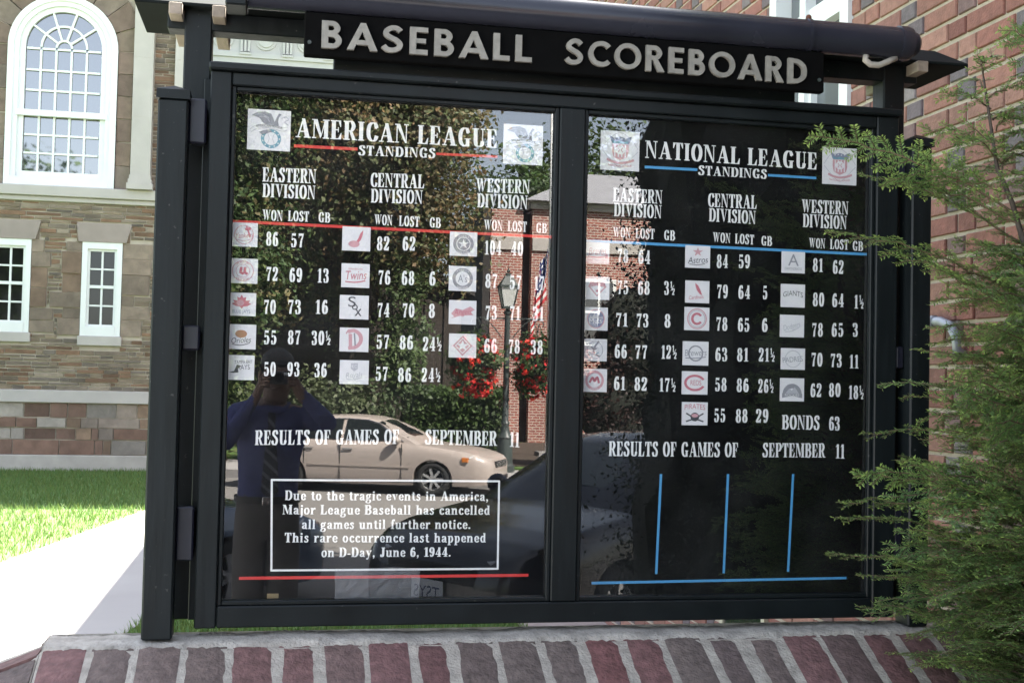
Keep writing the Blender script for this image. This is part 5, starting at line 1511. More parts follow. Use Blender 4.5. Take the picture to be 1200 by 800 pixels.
# big turning maple across the street, other trees round it (all seen mirrored in the glass)
tree('maple_tree', 'large maple with green leaves turning orange, mirrored in the left glass above the beige sedan', (1.9, -25.0, -.06),
     [(1.9, -24.5, 7.6, 2.6, 2.2, 2.2), (.2, -24.5, 6.2, 1.9, 1.8, 1.7), (2.9, -24.3, 5.2, 1.3, 1.4, 1.4), (1.8, -24, 9.0, 1.9, 1.8, 1.4), (2.9, -24.2, 7.4, 1.0, 1.2, 1.2), (.6, -26.5, 5.5, 2.4, 1.2, 2.6), (2.2, -26.5, 8.0, 2.0, 1.0, 2.2)], 110000, .13, AUT, 21, .25, clump=.42)
tree('broadleaf_tree', 'dense green tree at the left edge of the mirrored left glass', (-2.2, -22.5, -.06),
     [(-2.0, -22.5, 5.2, 1.7, 1.6, 2.6), (-1.4, -22, 7.6, 1.7, 1.6, 1.8), (-.9, -22.5, 3.8, 1.0, 1.1, 1.2), (-1.6, -24.5, 5.5, 1.8, .8, 2.8)], 52000, .13, GREEN + AUT[:2], 22, .2)
tree('broadleaf_tree', 'slender pale green tree standing between the beige sedan and the brown barn', (2.75, -23.6, -.06),
     [(2.75, -23.5, 3.0, .45, .5, 1.3), (2.55, -23.5, 2.0, .4, .5, .8)], 2600, .13, [(.09, .13, .045), (.075, .115, .04)], 23, .05, clump=.2)
tree('broadleaf_tree', 'sunlit green tree rising behind the grey roofed brick building', (12.0, -42.0, -.06),
     [(12, -42, 8.5, 3.6, 3, 3.2), (9.0, -43, 8.2, 2.2, 2.4, 2.6), (15.5, -42, 8.2, 3.2, 2.5, 2.8)], 17000, .26, [(.07, .11, .03), (.055, .09, .028), (.09, .12, .04)], 24, .3, clump=.5)
tree('broadleaf_tree', 'small dark tree behind the flagpole by the sky', (7.9, -36.0, -.06),
     [(8.1, -36, 7.3, .75, .8, 1.4)], 2200, .2, GREEN, 25, .15)
tree('copper_shrub', 'reddish leaved shrub tree before the brick building in the right glass', (6.75, -20.0, -.06),
     [(6.85, -20, 2.5, .75, .7, 1.05), (6.6, -20, 1.2, .9, .7, .9)], 9000, .09, [(.03, .014, .011), (.04, .018, .014), (.02, .016, .010)], 26, .06, cat='shrub', core=True, clump=.2)
for k, (x, y, h, lb) in enumerate([(1.85, -1.65, 5.0, 'tall dark conifer by the brick building, nearest the hemlock'), (2.22, -2.72, 5.6, 'slim dark conifer by the brick building, leftmost of three mirrored in the right glass'), (3.0, -2.7, 5.4, 'tall dark conifer by the brick building, behind the slim one')]):
    tree('yew_tree', lb, (x, y, -.1), [(x, y, h * .18, .44, .44, h * .22), (x, y, h * .45, .42, .42, h * .25), (x, y, h * .75, .34, .34, h * .25)], 75000, .021, [(.012, .022, .012), (.016, .028, .014)], 30 + k, .07, group='dark conifers along the brick building', clump=.10, core=True)
# hedge and shrubs behind the beige sedan
def hedge(name, label, x0, x1, y0, y1, z0, z1, n, size, cols, seed, cat):
    r = np.random.default_rng(seed)
    o = thing(name, label, cat, ((x0 + x1) / 2, (y0 + y1) / 2, z0), world_built=True)
    P = np.stack([r.uniform(x0, x1, n), r.uniform(y0, y1, n), z0 + (z1 - z0) * r.random(n) ** .6], 1)
    push = r.integers(0, 3, n)
    P[push == 0, 1] = y1 + r.normal(0, .06, (push == 0).sum()); P[push == 1, 2] = z1 + r.normal(0, .05, (push == 1).sum())
    nr = unit(r.normal(size=(n, 3)) + np.array([0, .4, .5])); t1 = unit(np.cross(nr, r.normal(size=(n, 3)))); t2 = np.cross(nr, t1)
    s = size * r.uniform(.6, 1.3, n)[:, None]
    V = np.stack([P - t1 * s * .5, P + t2 * s * .35, P + t1 * s * .5, P - t2 * s * .35], 1)
    cl = np.sin(P[:, 0] * 6 + seed) * np.cos(P[:, 2] * 7) * .2 + 1
    T = np.array(cols)[r.integers(0, len(cols), n)] * (r.uniform(.7, 1.3, n) * cl)[:, None]
    np_quads('foliage', V, M['leaf'], o, tint=T)
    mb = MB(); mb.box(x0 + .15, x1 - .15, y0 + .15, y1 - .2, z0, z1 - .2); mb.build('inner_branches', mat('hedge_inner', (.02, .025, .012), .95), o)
    return o
hedge('hedge', 'clipped green hedge behind the beige sedan, left of the lamp post', 2.6, 4.75, -23.2, -21.9, -.08, 1.38, 9000, .10, [(.05, .085, .022), (.06, .10, .026), (.042, .075, .02)], 41, 'hedge')
tree('leafy_shrub', 'loose grey green shrub beside the clipped hedge', (1.5, -22.0, -.06), [(1.2, -22, 1.0, .8, .6, .75), (1.9, -22, .8, .6, .5, .7), (.6, -22.2, 1.0, .5, .5, .7)], 4500, .11, [(.085, .11, .05), (.06, .09, .035), (.10, .12, .06)], 42, .03, cat='shrub', clump=.18)
tree('leafy_shrub', 'dark shrub behind the photographer in the mirrored view', (-1.0, -22.2, -.06), [(-1.0, -22, 1.2, 1.0, .7, 1.1), (-2.2, -22, 1.0, .9, .7, 1.0)], 4500, .12, GREEN, 43, .04, cat='shrub', clump=.2)

tree('broadleaf_tree', 'added green tree out of view at left, there for the reflection in the arched window', (-8.5, 5.0, 0), [(-7.6, 5, 5, 2.2, 2.6, 2.2), (-9.2, 4, 6.5, 2.0, 2.4, 2.4), (-6.6, 6.5, 5.6, 1.5, 1.8, 1.5)], 14000, .2, GREEN, 44, .28)  # unseen tree added to cover some sky in the arched window's reflection

tree('broadleaf_tree', 'added tall green tree by the brick building, out of view, shading the near street', (5.6, -1.6, -.1), [(5.2, -2.3, 7.4, 2.3, 2.2, 1.9), (4.6, -1.9, 8.4, 1.7, 1.7, 1.5), (6.0, -2.6, 8.2, 1.8, 1.8, 1.6)], 24000, .16, GREEN, 45, .17, core=True)  # added out of view so that its shadow covers the near street

# ---------------------------------------------------------------- across the street (mirrored in the glass)
fb = thing('brick_hall', 'red brick hall with stone band and grey hipped roof across the street', 'building', (10, -34, -.06), world_built=True)
mb = MB()
mb.box(5.72, 6.62, -36, -30.0, -.3, 6.46); mb.box(6.88, 17, -40, -30.0, -.3, 6.5)
mb.build('wall', M['far_brick'], fb)
mb = MB(); mb.box(6.62, 6.88, -36, -30.3, -.3, 6.4); mb.box(5.5, 5.719, -36, -30.02, -.3, 6.46); mb.build('recess_shade', mat('painted_shade', (.03, .026, .024), .9), fb)  # gap and left side face in near-black, their shade put into the colour
mb = MB()
for x0, x1 in ((5.69, 6.615), (6.885, 17.1)):
    mb.box(x0, x1, -30.4, -29.95, 5.32, 5.68)
mb.box(6.80, 17.1, -30.4, -29.93, 6.502, 6.72)
mb.build('stone_band', M['limestone'], fb, bevel=.01)
mb = MB()
E0, E1, YA, YB, ZE, ZR = 6.6, 17.4, -29.75, -40.2, 6.722, 8.15
mb.faces([(E0, YA, ZE), (E1, YA, ZE), (E1, YB, ZE), (E0, YB, ZE), (E0 + 2.6, -33.2, ZR), (E1 - 5.8, -33.2, ZR), (E1 - 5.8, -36.5, ZR), (E0 + 2.6, -36.5, ZR)],
         [(0, 1, 5, 4), (1, 2, 6, 5), (2, 3, 7, 6), (3, 0, 4, 7), (4, 5, 6, 7), (3, 2, 1, 0)])
mb.build('roof', M['roof_grey'], fb)
for x0 in (8.35, 12.0):
    w = MB(); x1 = x0 + 1.0; z0, z1 = 2.7, 4.6
    w.box(x0, x0 + .1, -30.05, -29.94, z0, z1); w.box(x1 - .1, x1, -30.05, -29.94, z0, z1); w.box(x0 + .1, x1 - .1, -30.05, -29.94, z1 - .1, z1); w.box(x0 + .1, x1 - .1, -30.05, -29.94, z0, z0 + .1)
    w.box(x0 + .47, x0 + .53, -30.04, -29.95, z0 + .1, z1 - .1); w.box(x0 + .1, x0 + .47, -30.04, -29.952, 3.62, 3.69); w.box(x0 + .53, x1 - .1, -30.04, -29.952, 3.62, 3.69)
    wo = w.build('window', M['white_paint'], fb)
    g = MB(); g.box(x0 + .09, x1 - .09, -29.985, -29.98, z0 + .09, z1 - .09); g.build('pane', M['win_glass'], wo)
barn = thing('timber_barn', 'dark brown board barn half hidden behind the trees across the street', 'barn', (.5, -29, -.06), world_built=True)
mb = MB(); mb.box(-4.5, 4.55, -33, -27.5, -.3, 3.9); mb.prism([(-4.5, 3.9), (4.55, 3.9), (.0, 6.0)], lambda a, b: (a, -27.5, b), lambda a, b: (a, -33, b)); mb.build('wall', M['barn'], barn)
mb = MB()
for s in ((-4.8, 3.78, .0, 6.02), (.0, 6.02, 4.85, 3.78)):
    mb.prism([(s[0], s[1]), (s[2], s[3]), (s[2], s[3] + .12), (s[0], s[1] + .12)], lambda a, b: (a, -27.2, b), lambda a, b: (a, -33.3, b))
mb.build('roof', mat('dark_shingle', (.04, .036, .034), .9), barn)
mb = MB()
for k in range(18): mb.box(-4.4 + k * .5, -4.36 + k * .5, -27.5, -27.46, -.2, 3.8)
mb.build('batten', M['barn'], barn)
# street lamp with two hanging baskets
LX, LY, LZ = 4.27, -19.6, -.1
lamp = thing('street_lamp', 'dark green lamp post with four sided lantern in front of the brick hall', 'lamp post', (LX, LY, LZ), world_built=True)
T3 = Matrix.Translation((LX, LY, LZ))
mb = MB(); mb.lathe([(.0, 0), (.20, 0), (.20, .12), (.16, .16), (.15, .5), (.13, .62), (.15, .66), (.10, .74), (.075, .85), (.075, .9), (.09, .93), (.062, .98), (.055, 2.7), (.05, 3.0), (.075, 3.02), (.075, 3.06), (.04, 3.1), (.04, 3.14), (0, 3.14)], 16, T3)
smooth_by_angle(mb.build('post', M['iron'], lamp, merge=True), 35)
def frus(mb, a, z0, b, z1):
    mb.faces([(LX - a, LY - a, LZ + z0), (LX + a, LY - a, LZ + z0), (LX + a, LY + a, LZ + z0), (LX - a, LY + a, LZ + z0), (LX - b, LY - b, LZ + z1), (LX + b, LY - b, LZ + z1), (LX + b, LY + b, LZ + z1), (LX - b, LY + b, LZ + z1)],
             [(3, 2, 1, 0), (4, 5, 6, 7), (0, 1, 5, 4), (1, 2, 6, 5), (2, 3, 7, 6), (3, 0, 4, 7)])
mb = MB(); frus(mb, .095, 3.16, .165, 3.52); gl_ = mb.build('lantern_glass', M['lamp_glass'], lamp)
mb = MB(); frus(mb, .11, 3.12, .11, 3.158); frus(mb, .185, 3.522, .185, 3.56); frus(mb, .17, 3.562, .07, 3.74); frus(mb, .05, 3.742, .05, 3.80)
for sx in (-1, 1):
    for sy in (-1, 1): mb.tube([(LX + sx * .10, LY + sy * .10, LZ + 3.16), (LX + sx * .168, LY + sy * .168, LZ + 3.52)], .012, 6)
mb.ball((LX, LY, LZ + 3.84), .035, n=10, m=6); mb.tube([(LX, LY, LZ + 3.86), (LX, LY, LZ + 3.95)], [.012, .004], 6)
mb.build('lantern_frame', M['iron'], lamp)
for sx in (-1, 1):
    mb = MB(); zb = LZ + 2.93
    mb.tube([(LX + sx * .05, LY, zb), (LX + sx * .70, LY, zb)], .016, 6)
    mb.tube([(LX + sx * (.1 + .42 * t), LY, zb - .38 * (1 - t) ** 1.6) for t in [i / 8 for i in range(9)]], .011, 6)
    mb.tube([(LX + sx * (.62 + .09 * math.cos(a)), LY, zb - .10 + .09 * math.sin(a)) for a in [i * PI / 6 for i in range(-1, 9)]], .010, 6)
    mb.build('scroll_bracket', M['iron'], lamp, smooth=True)
    BX, BZ = LX + sx * .62, LZ + 2.12
    bk = thing('flower_basket', 'hanging basket of red geraniums on the %s arm of the lamp post' % ('left' if sx < 0 else 'right'), 'hanging basket', (BX, LY, BZ), group='red flower baskets on the lamp post', world_built=True)
    mb = MB(); Tb = Matrix.Translation((BX, LY, BZ)); mb.lathe([(0, -.3), (.15, -.27), (.25, -.1), (.28, .0), (.25, .0), (0, -.02)], 16, Tb)
    for k in range(3): mb.tube([(BX + .26 * math.cos(k * 2.1), LY + .26 * math.sin(k * 2.1), BZ), (BX, LY, zb - .08)], .006, 4)
    mb.build('wire_basket', M['iron'], bk)
    r = np.random.default_rng(60 + sx)
    V, T = leaf_cloud(r, [(BX, LY, BZ + .05, .50, .48, .48), (BX, LY, BZ - .35, .38, .38, .35)], 3600, .09, [(.05, .09, .025), (.065, .10, .03), (.04, .075, .02)], .10)
    np_quads('foliage', V, M['leaf'], bk, tint=T)
    V, T = leaf_cloud(r, [(BX, LY, BZ, .54, .54, .5), (BX, LY, BZ - .4, .42, .42, .35)], 3200, .065, [(.66, .03, .025), (.58, .025, .03), (.72, .07, .045)], .028, per=16)
    np_quads('flowers', V, M['petal'], bk, tint=T)
# flagpole and flag
fp = thing('flagpole', 'tall white flagpole before the brick hall', 'flagpole', (6.1, -24.0, -.06), world_built=True)
mb = MB(); mb.tube([(6.10, -24, -.1), (6.08, -24, 5), (6.02, -24, 11)], [.06, .05, .035], 12); mb.build('pole', M['pole_white'], fp, smooth=True)
mb = MB(); mb.ball((6.02, -24, 11.05), .08); mb.build('finial', mat('gilt', (.6, .45, .15), .3, metallic=.8), fp, smooth=True)
mb = MB(); mb.box(5.85, 6.35, -24.25, -23.75, -.1, .04); mb.build('base', M['concrete'], fp)
flag_m = mat('flag_cloth', tint=True, rough=.8, trans=.3)
NU, NV = 60, 39
V = []; Tn = []
def fpos(u, v):
    # hoist on the pole, the fly hanging down in folds
    h = v * 1.25
    sag = 1.05 * u ** .9
    x = 6.02 - .10 * math.sin(u * 3.0) - .36 * u * (1 - .35 * v) - .05 * math.sin(u * 16 + v * 3)
    y = -24 + .07 * math.sin(u * 17 + v * 2) * min(1, u * 4)
    z = 3.55 + h * (1 - .25 * u) - sag
    return (x, y, z)
for i in range(NU):
    for j in range(NV):
        u, v = (i + .5) / NU, (j + .5) / NV
        V.append([fpos(i / NU, j / NV), fpos((i + 1) / NU, j / NV), fpos((i + 1) / NU, (j + 1) / NV), fpos(i / NU, (j + 1) / NV)])
        if u < .4 and v > 6 / 13:
            dotc = ((i % 4) in (1, 2)) and (j % 4 in (1, 2))
            Tn.append((.7, .7, .7) if dotc else (.02, .03, .12))
        else: Tn.append((.5, .03, .04) if int(v * 13) % 2 == 0 else (.72, .70, .68))
fl = np_quads('flag', np.array(V), flag_m, tint=np.array(Tn))
tag(fl, 'american flag of red and white stripes hanging limp on the white flagpole', 'flag')

# ---------------------------------------------------------------- cars
def make_car(name, label, paint, loc, heading, scale=.93, plate=None, trim=None, two_tone=None, tall=1.0, glass=None):
    """local +x is the nose; heading is the angle of the nose"""
    o = thing(name, label, 'car', loc, heading, scale=scale)
    o.scale = (scale, scale, scale * tall)
    kx = [2.38, 2.35, 2.27, 2.10, 1.85, 1.55, 1.25, 1.0, .75, .3, -.2, -.7, -1.15, -1.45, -1.75, -2.0, -2.2, -2.33, -2.37]
    kt = [.52, .63, .70, .765, .82, .86, .895, .925, .94, .945, .95, .96, .97, .975, .97, .95, .92, .86, .72]
    kb = [.36, .27, .23, .20, .19, .19, .19, .19, .18, .18, .18, .18, .19, .19, .20, .22, .25, .30, .42]
    kw = [.52, .66, .76, .83, .87, .885, .89, .89, .892, .893, .893, .892, .89, .885, .87, .84, .79, .70, .56]
    ip = lambda arr, x: float(np.interp(-x, [-k for k in kx], arr))
    AR_ = .352
    xs = set(kx) | set(np.linspace(-2.2, 2.2, 56))
    for xw in (1.36, -1.31):
        for k in range(17):
            xs.add(xw + AR_ * math.cos(PI * k / 16))
        xs.add(xw - AR_ - .004); xs.add(xw + AR_ + .004)
    st_x = sorted(xs, reverse=True)
    def side_f(q):      # half width as a share of the widest, from sill (0) to shoulder (1)
        return float(np.interp(q, [-.3, 0, .1, .3, .5, .7, .86, .95, 1.0], [.80, .955, .978, .995, 1.0, .994, .975, .945, .90]))
    bm = bmesh.new()
    rings = []
    for x in st_x:
        zt, zb, w = ip(kt, x), ip(kb, x), ip(kw, x)
        zl = zb
        for xw in (1.36, -1.31):
            d = abs(x - xw)
            if d <= AR_ + 1e-6: zl = max(zb, .31 + math.sqrt(max(0, AR_ ** 2 - d * d)))
        half = [(0, zl), (.80 * w, zl)]
        for t in np.linspace(0, 1, 10):
            z = zl + (zt - zl) * t
            half.append((w * side_f((z - zb) / (zt - zb)), z))
        half += [(.84 * w, zt + .006), (.62 * w, zt + .018), (.3 * w, zt + .026), (0, zt + .029)]
        full = half + [(-a, b) for a, b in half[-2:0:-1]]
        rings.append([bm.verts.new((x, a, b)) for a, b in full])
    n = len(rings[0])
    for i in range(len(rings) - 1):
        for k in range(n):
            bm.faces.new((rings[i][k], rings[i][(k + 1) % n], rings[i + 1][(k + 1) % n], rings[i + 1][k]))
    bm.faces.new(rings[0][::-1]); bm.faces.new(rings[-1])
    # cabin
    prof = [(1.10, .90), (.88, 1.02), (.55, 1.19), (.28, 1.315), (.05, 1.375), (-.35, 1.40), (-.75, 1.385), (-1.0, 1.33), (-1.3, 1.19), (-1.62, 1.03), (-1.85, .92)]
    def wid(z): return .80 - .245 * max(0, (z - .90) / .5) ** 1.15
    cab = []
    for x, z in prof:
        w = wid(z)
        cab.append([bm.verts.new((x, a * w, z + c)) for a, c in ((-1, -.012), (-.93, .008), (-.6, .022), (0, .03), (.6, .022), (.93, .008), (1, -.012))])
    for i in range(len(cab) - 1):
        for k in range(6): bm.faces.new((cab[i][k], cab[i][k + 1], cab[i + 1][k + 1], cab[i + 1][k]))
    for s, k in ((1, 6), (-1, 0)):
        low = [bm.verts.new((x, s * .80, .88)) for x, z in prof]
        for i in range(len(prof) - 1):
            q = (cab[i][k], cab[i + 1][k], low[i + 1], low[i])
            bm.faces.new(q)
    bmesh.ops.recalc_face_normals(bm, faces=bm.faces)
    me = bpy.data.meshes.new('body'); bm.to_mesh(me); bm.free()
    body = bpy.data.objects.new('body', me); COL.objects.link(body); me.materials.append(paint)
    for m_ in (M['dark_gap'],): me.materials.append(m_)
    smooth_by_angle(body, 38)
    body.parent = o
    # dark floor under the car between the wheels
    # glass
    def pane(name, pts):
        g = MB(); g.prism(pts, lambda *a: a[0:3], lambda *a: a[0:3]); return g
    glass = glass or M['car_glass']
    for s in (-1, 1):
        def P(x, z, off=.006): return (x, s * (wid(z) + off - .0), z)
        for poly in ([(.72, .985), (.30, 1.265), (.08, 1.325), (-.30, 1.342), (-.30, .985)], [(-.37, .985), (-.37, 1.342), (-.72, 1.325), (-.95, 1.26), (-1.12, 1.12), (-1.20, .985)], [(-1.25, .985), (-1.18, 1.12), (-1.05, 1.215), (-1.45, 1.03), (-1.50, .985)]):
            g = MB(); g.prism(poly, lambda a, b: P(a, b), lambda a, b: P(a, b, -.03)); g.build('side_window', glass, body)
        g = MB()
        def W(t): # bright/dark window surround
            return t
        ring = [(.80, .968), (.31, 1.288), (.08, 1.345), (-.35, 1.362), (-.74, 1.343), (-1.0, 1.275), (-1.5, 1.02)]
        g.tube([(x, s * (wid(z) + .004), z) for x, z in ring], .007, 5); g.build('window_trim', trim or M['dark_gap'], body)
        # door seams, moulding, handles, mirror
        g = MB()
        for x, z0, z1 in ((.80, .30, .93), (-.33, .24, .95), (-1.0, .52, .95)): g.box(x - .004, x + .004, s * .87, s * .896, z0, z1) if s > 0 else g.box(x - .004, x + .004, s * .896, s * .87, z0, z1)
        g.box(-1.0, 1.02, min(s * .88, s * .897), max(s * .88, s * .897), .235, .243)
        g.build('door_seam', M['dark_gap'], body)
        g = MB(); g.box(-.92, .95, min(s * .88, s * .902), max(s * .88, s * .902), .50, .535); g.build('side_moulding', two_tone or paint, body)
        for x in (-.18, -.92):
            g = MB(); g.box(x - .10, x + .08, min(s * .88, s * .905), max(s * .88, s * .905), .80, .825); g.build('door_handle', trim or paint, body, bevel=.004)
        g = MB(); g.ball((.70, s * .93, 1.0), .10, .085, .075, 12, 8); g.tube([(.72, s * .82, .97), (.70, s * .90, .98)], .03, 6); g.build('side_mirror', paint, body, smooth=True)
        # lights
        g = MB(); g.prism([(2.30, .62), (2.315, .735 - .05), (2.05, .755), (1.98, .72), (2.12, .62)], lambda a, b: (a + .012, s * (.50 + (2.33 - a) * 1.0), b), lambda a, b: (a - .08, s * (.30 + (2.33 - a) * .9), b)); g.build('headlight', M['lamp_clear'], body)
        g = MB(); g.box(1.88, 1.99, min(s * .84, s * .884), max(s * .84, s * .884), .64, .72); g.build('turn_signal', M['amber'] if trim else M['lamp_clear'], body, bevel=.004)
        g = MB(); g.prism([(-2.20, .66), (-2.30, .66), (-2.30, .84), (-2.12, .88), (-2.05, .80)], lambda a, b: (a - .012, s * (.76 + (2.3 + a) * .25), b), lambda a, b: (a, s * .40, b)); g.build('tail_light', M['tail_red'], body)
    g = MB(); g.faces([(.865, -.70, 1.036), (.865, .70, 1.036), (.30, .60, 1.315), (.30, -.60, 1.315), (.58, 0, 1.215), (.86, 0, 1.068), (.30, 0, 1.345)], [(0, 5, 4), (5, 1, 4), (1, 2, 4), (2, 6, 4), (6, 3, 4), (3, 0, 4)])
    g.build('windshield', glass, body, smooth=True)
    g = MB(); g.faces([(-1.03, -.60, 1.345), (-1.03, .60, 1.345), (-1.62, .68, 1.062), (-1.62, -.68, 1.062), (-1.03, 0, 1.365), (-1.62, 0, 1.095), (-1.33, 0, 1.23)], [(0, 4, 6), (4, 1, 6), (1, 2, 6), (2, 5, 6), (5, 3, 6), (3, 0, 6)])
    g.build('rear_window', glass, body, smooth=True)
    g = MB(); g.box(2.30, 2.392, -.42, .42, .53, .64); g.build('grille', M['dark_gap'], body, bevel=.01)
    g = MB()
    for k in range(4): g.box(2.36, 2.397, -.40, .40, .545 + k * .025, .552 + k * .025)
    g.build('grille_bar', M['alloy'] if trim else M['rubber'], body)
    g = MB(); g.box(2.25, 2.40, -.50, .50, .28, .36); g.build('lower_intake', M['dark_gap'], body, bevel=.01)
    if plate:
        g = MB(); g.box(2.396, 2.404, -.155, .155, .385, .535); pl = g.build('number_plate', M['plate'], body, bevel=.002)
        if plate is not True:
            vs, fs = bfont_polys(plate); X = max(v[0] for v in vs)
            g = MB(); g.faces([(2.4055, -.125 + .25 * v[0] / X, .42 + v[1] * .11) for v in vs], fs); g.build('plate_letters', M['plate_ink'], pl)
    g = MB(); g.box(-2.378, -2.36, -.155, .155, .60, .72); g.build('number_plate', M['plate'], body)
    # wheels
    for x in (1.36, -1.31):
        for s in (-1, 1):
            Mx = Matrix.Translation((x, s * .765, .31)) @ Matrix.Rotation(-s * PI / 2, 4, 'X')
            g = MB(); g.lathe([(.19, -.10), (.27, -.10), (.305, -.07), (.312, 0), (.305, .07), (.285, .10), (.205, .105), (.20, .09)], 32, Mx)
            wh = g.build('wheel', M['rubber'], o, smooth=True)
            g = MB(); g.lathe([(0, .075), (.045, .085), (.055, .07), (.06, .02), (.17, .02), (.192, .07), (.205, .10), (.205, .07)], 28, Mx)
            for k in range(7):
                a = 2 * PI * k / 7; Rk = Mx @ Matrix.Rotation(a, 4, 'Z')
                g.box(.04, .195, -.022, .022, .06, .088, Rk)
            g.build('rim', M['alloy'], wh)
            g = MB(); g.lathe([(.0, .024), (.168, .024)], 24, Mx); g.build('brake_disc', M['dark_gap'], wh)
    return o
M['car_glass'] = mat('car_glass', (.010, .013, .013), .06, ior=1.35)
M['lamp_clear'] = mat('headlight_lens', (.55, .56, .58), .08, ior=1.6)
M['amber'] = mat('amber_lens', (.55, .16, .02), .2)
M['tail_red'] = mat('red_lens', (.12, .006, .006), .2)
M['plate'] = mat('plate_white', (.45, .45, .46), .5)
M['plate_ink'] = mat('plate_ink', (.03, .04, .10), .5)
M['beige_paint'] = mat('champagne_paint', (.345, .295, .265), .35, coat=.4)
M['navy_paint'] = mat('blue_black_paint', (.003, .004, .009), .18, coat=.3)
M['slate_paint'] = mat('blue_grey_paint', (.10, .13, .18), .25, metallic=.2, coat=.6)
M['chrome'] = mat('chrome_trim', (.6, .6, .6), .2, metallic=.9)
# the sedan across the street: front wheel at right, seen side on
fw, rw = Vector((2.67, -16.6, 0)), Vector((.44, -17.55, 0))
hd = math.atan2((fw - rw).y, (fw - rw).x)
c0 = fw.lerp(rw, .5)
make_car('sedan_car', 'beige four door sedan mirrored side on in the left glass, parked across the street', M['beige_paint'], (c0.x + .06, c0.y - .4, Z_ROAD), hd, .93, trim=M['chrome'], tall=.95)
# the dark sedan nosed in to the near kerb
nose = Vector((1.10, -4.85, 0)); hdir = Vector((-.80, .60, 0)).normalized(); hdir2 = Vector((-.88, .47, 0)).normalized()
c1 = nose - hdir * 2.38 * .93
make_car('sedan_car', 'blue black sedan nosed in to the near kerb, bonnet mirrored in the left glass', M['navy_paint'], (c1.x - .06, c1.y, Z_ROAD), math.atan2(hdir.y, hdir.x), .95, plate='TSYS', tall=1.10, glass=mat('dark_windscreen', (.012, .02, .016), .05, ior=1.75))
c2 = Vector((-1.80, -6.75, 0))
make_car('sedan_car', 'grey blue sedan parked behind the photographer in the mirrored view', M['slate_paint'], (c2.x, c2.y, Z_ROAD), math.atan2(hdir2.y, hdir2.x) + PI, .93, plate=True)

# ---------------------------------------------------------------- the photographer, mirrored in the left glass
PB = (-.04, -3.24, -.1)
per = thing('person', 'person in blue shirt and striped tie holding a small camera, mirrored in the left glass', 'person', PB, world_built=True)
def skin_mesh(name, verts, edges, radii, root, mats, parent, sub=2):
    me = bpy.data.meshes.new(name); me.from_pydata(verts, edges, []); me.update()
    o = bpy.data.objects.new(name, me); COL.objects.link(o)
    md = o.modifiers.new('skin', 'SKIN'); md.use_smooth_shade = True
    for i, sv in enumerate(me.skin_vertices[0].data):
        r = radii[i]; sv.radius = r if isinstance(r, tuple) else (r, r); sv.use_root = (i == root)
    ss = o.modifiers.new('sub', 'SUBSURF'); ss.levels = sub; ss.render_levels = sub
    dg = bpy.context.evaluated_depsgraph_get(); dg.update()
    nm = bpy.data.meshes.new_from_object(o.evaluated_get(dg))
    o.modifiers.clear(); o.data = nm
    for m_ in mats: nm.materials.append(m_)
    nm.polygons.foreach_set('use_smooth', [True] * len(nm.polygons))
    adopt(o, parent)
    return o
V, E_, Rr = [], [], []
def jv(p, r, link=None):
    V.append(p); Rr.append(r)
    if link is not None: E_.append((link, len(V) - 1))
    return len(V) - 1
pel = jv((-.04, -3.26, .86), (.165, .12))
wai = jv((-.04, -3.26, 1.04), (.155, .115), pel)
che = jv((-.04, -3.25, 1.24), (.175, .125), wai)
upc = jv((-.035, -3.24, 1.38), (.15, .10), che)
nek = jv((-.02, -3.21, 1.475), (.06, .06), upc)
hd0 = jv((-.012, -3.175, 1.535), (.072, .085), nek)
hd1 = jv((-.008, -3.165, 1.61), (.078, .095), hd0)
hd2 = jv((-.008, -3.17, 1.675), (.066, .08), hd1)
for s in (-1, 1):
    hip = jv((-.04 + s * .085, -3.26, .80), (.098, .10), pel)
    kne = jv((-.04 + s * .088, -3.245, .37), (.080, .08), hip)
    ank = jv((-.04 + s * .095, -3.27, -.01), (.045, .05), kne)
    jv((-.04 + s * .105, -3.13, -.06), (.042, .034), ank)
    sh = jv((-.035 + s * .175, -3.225, 1.405), (.07, .068), upc)
    if s > 0: el, wr = (.268, -3.11, 1.36), (.098, -3.055, 1.535)
    else: el, wr = (-.268, -3.12, 1.25), (-.105, -3.055, 1.51)
    e = jv(el, (.052, .052), sh)
    m1 = jv(tuple(np.array(el) * .5 + np.array(wr) * .5), (.043, .043), e)
    w_ = jv(wr, (.030, .026), m1)
    pm_ = jv((s * .083, -3.050, 1.585), (.034, .02), w_)
    for k in range(4):
        z = 1.558 + k * .0165; ln = (.052, .060, .062, .054)[k]
        a = jv((s * .076, -3.030, z + .006), .0095, pm_)
        b = jv((s * .062, -3.0085 + .002 * k, z + .008), .0088, a)
        jv((s * (.062 - ln * .36), -3.0065 + .002 * k, z + .007), .0078, b)
    t0 = jv((s * .070, -3.062, 1.560), .0115, pm_)
    jv((s * .040, -3.066, 1.553), .0095, t0)
body_p = skin_mesh('body', V, E_, Rr, pel, [mat('dark_skin', (.16, .09, .065), .6), mat('blue_shirt', (.055, .062, .17), .85, var=.3, scale=9, bump=1.0, bscale=9), mat('grey_trousers', (.095, .085, .08), .85, var=.2, scale=12, bump=.3, bscale=14), mat('black_shoe', (.012, .012, .012), .4)], per)
for p in body_p.data.polygons:
    c = p.center
    arm = abs(c.x + .03) > .075 and c.z > 1.44
    if c.z < .02: mi = 3
    elif c.z < .985: mi = 2
    elif c.y > -3.085 and abs(c.x) < .125 and c.z > 1.50: mi = 0      # hands beyond the cuffs
    elif c.z > 1.455 and abs(c.x) < .12: mi = 0                        # head and neck
    else: mi = 1
    p.material_index = mi
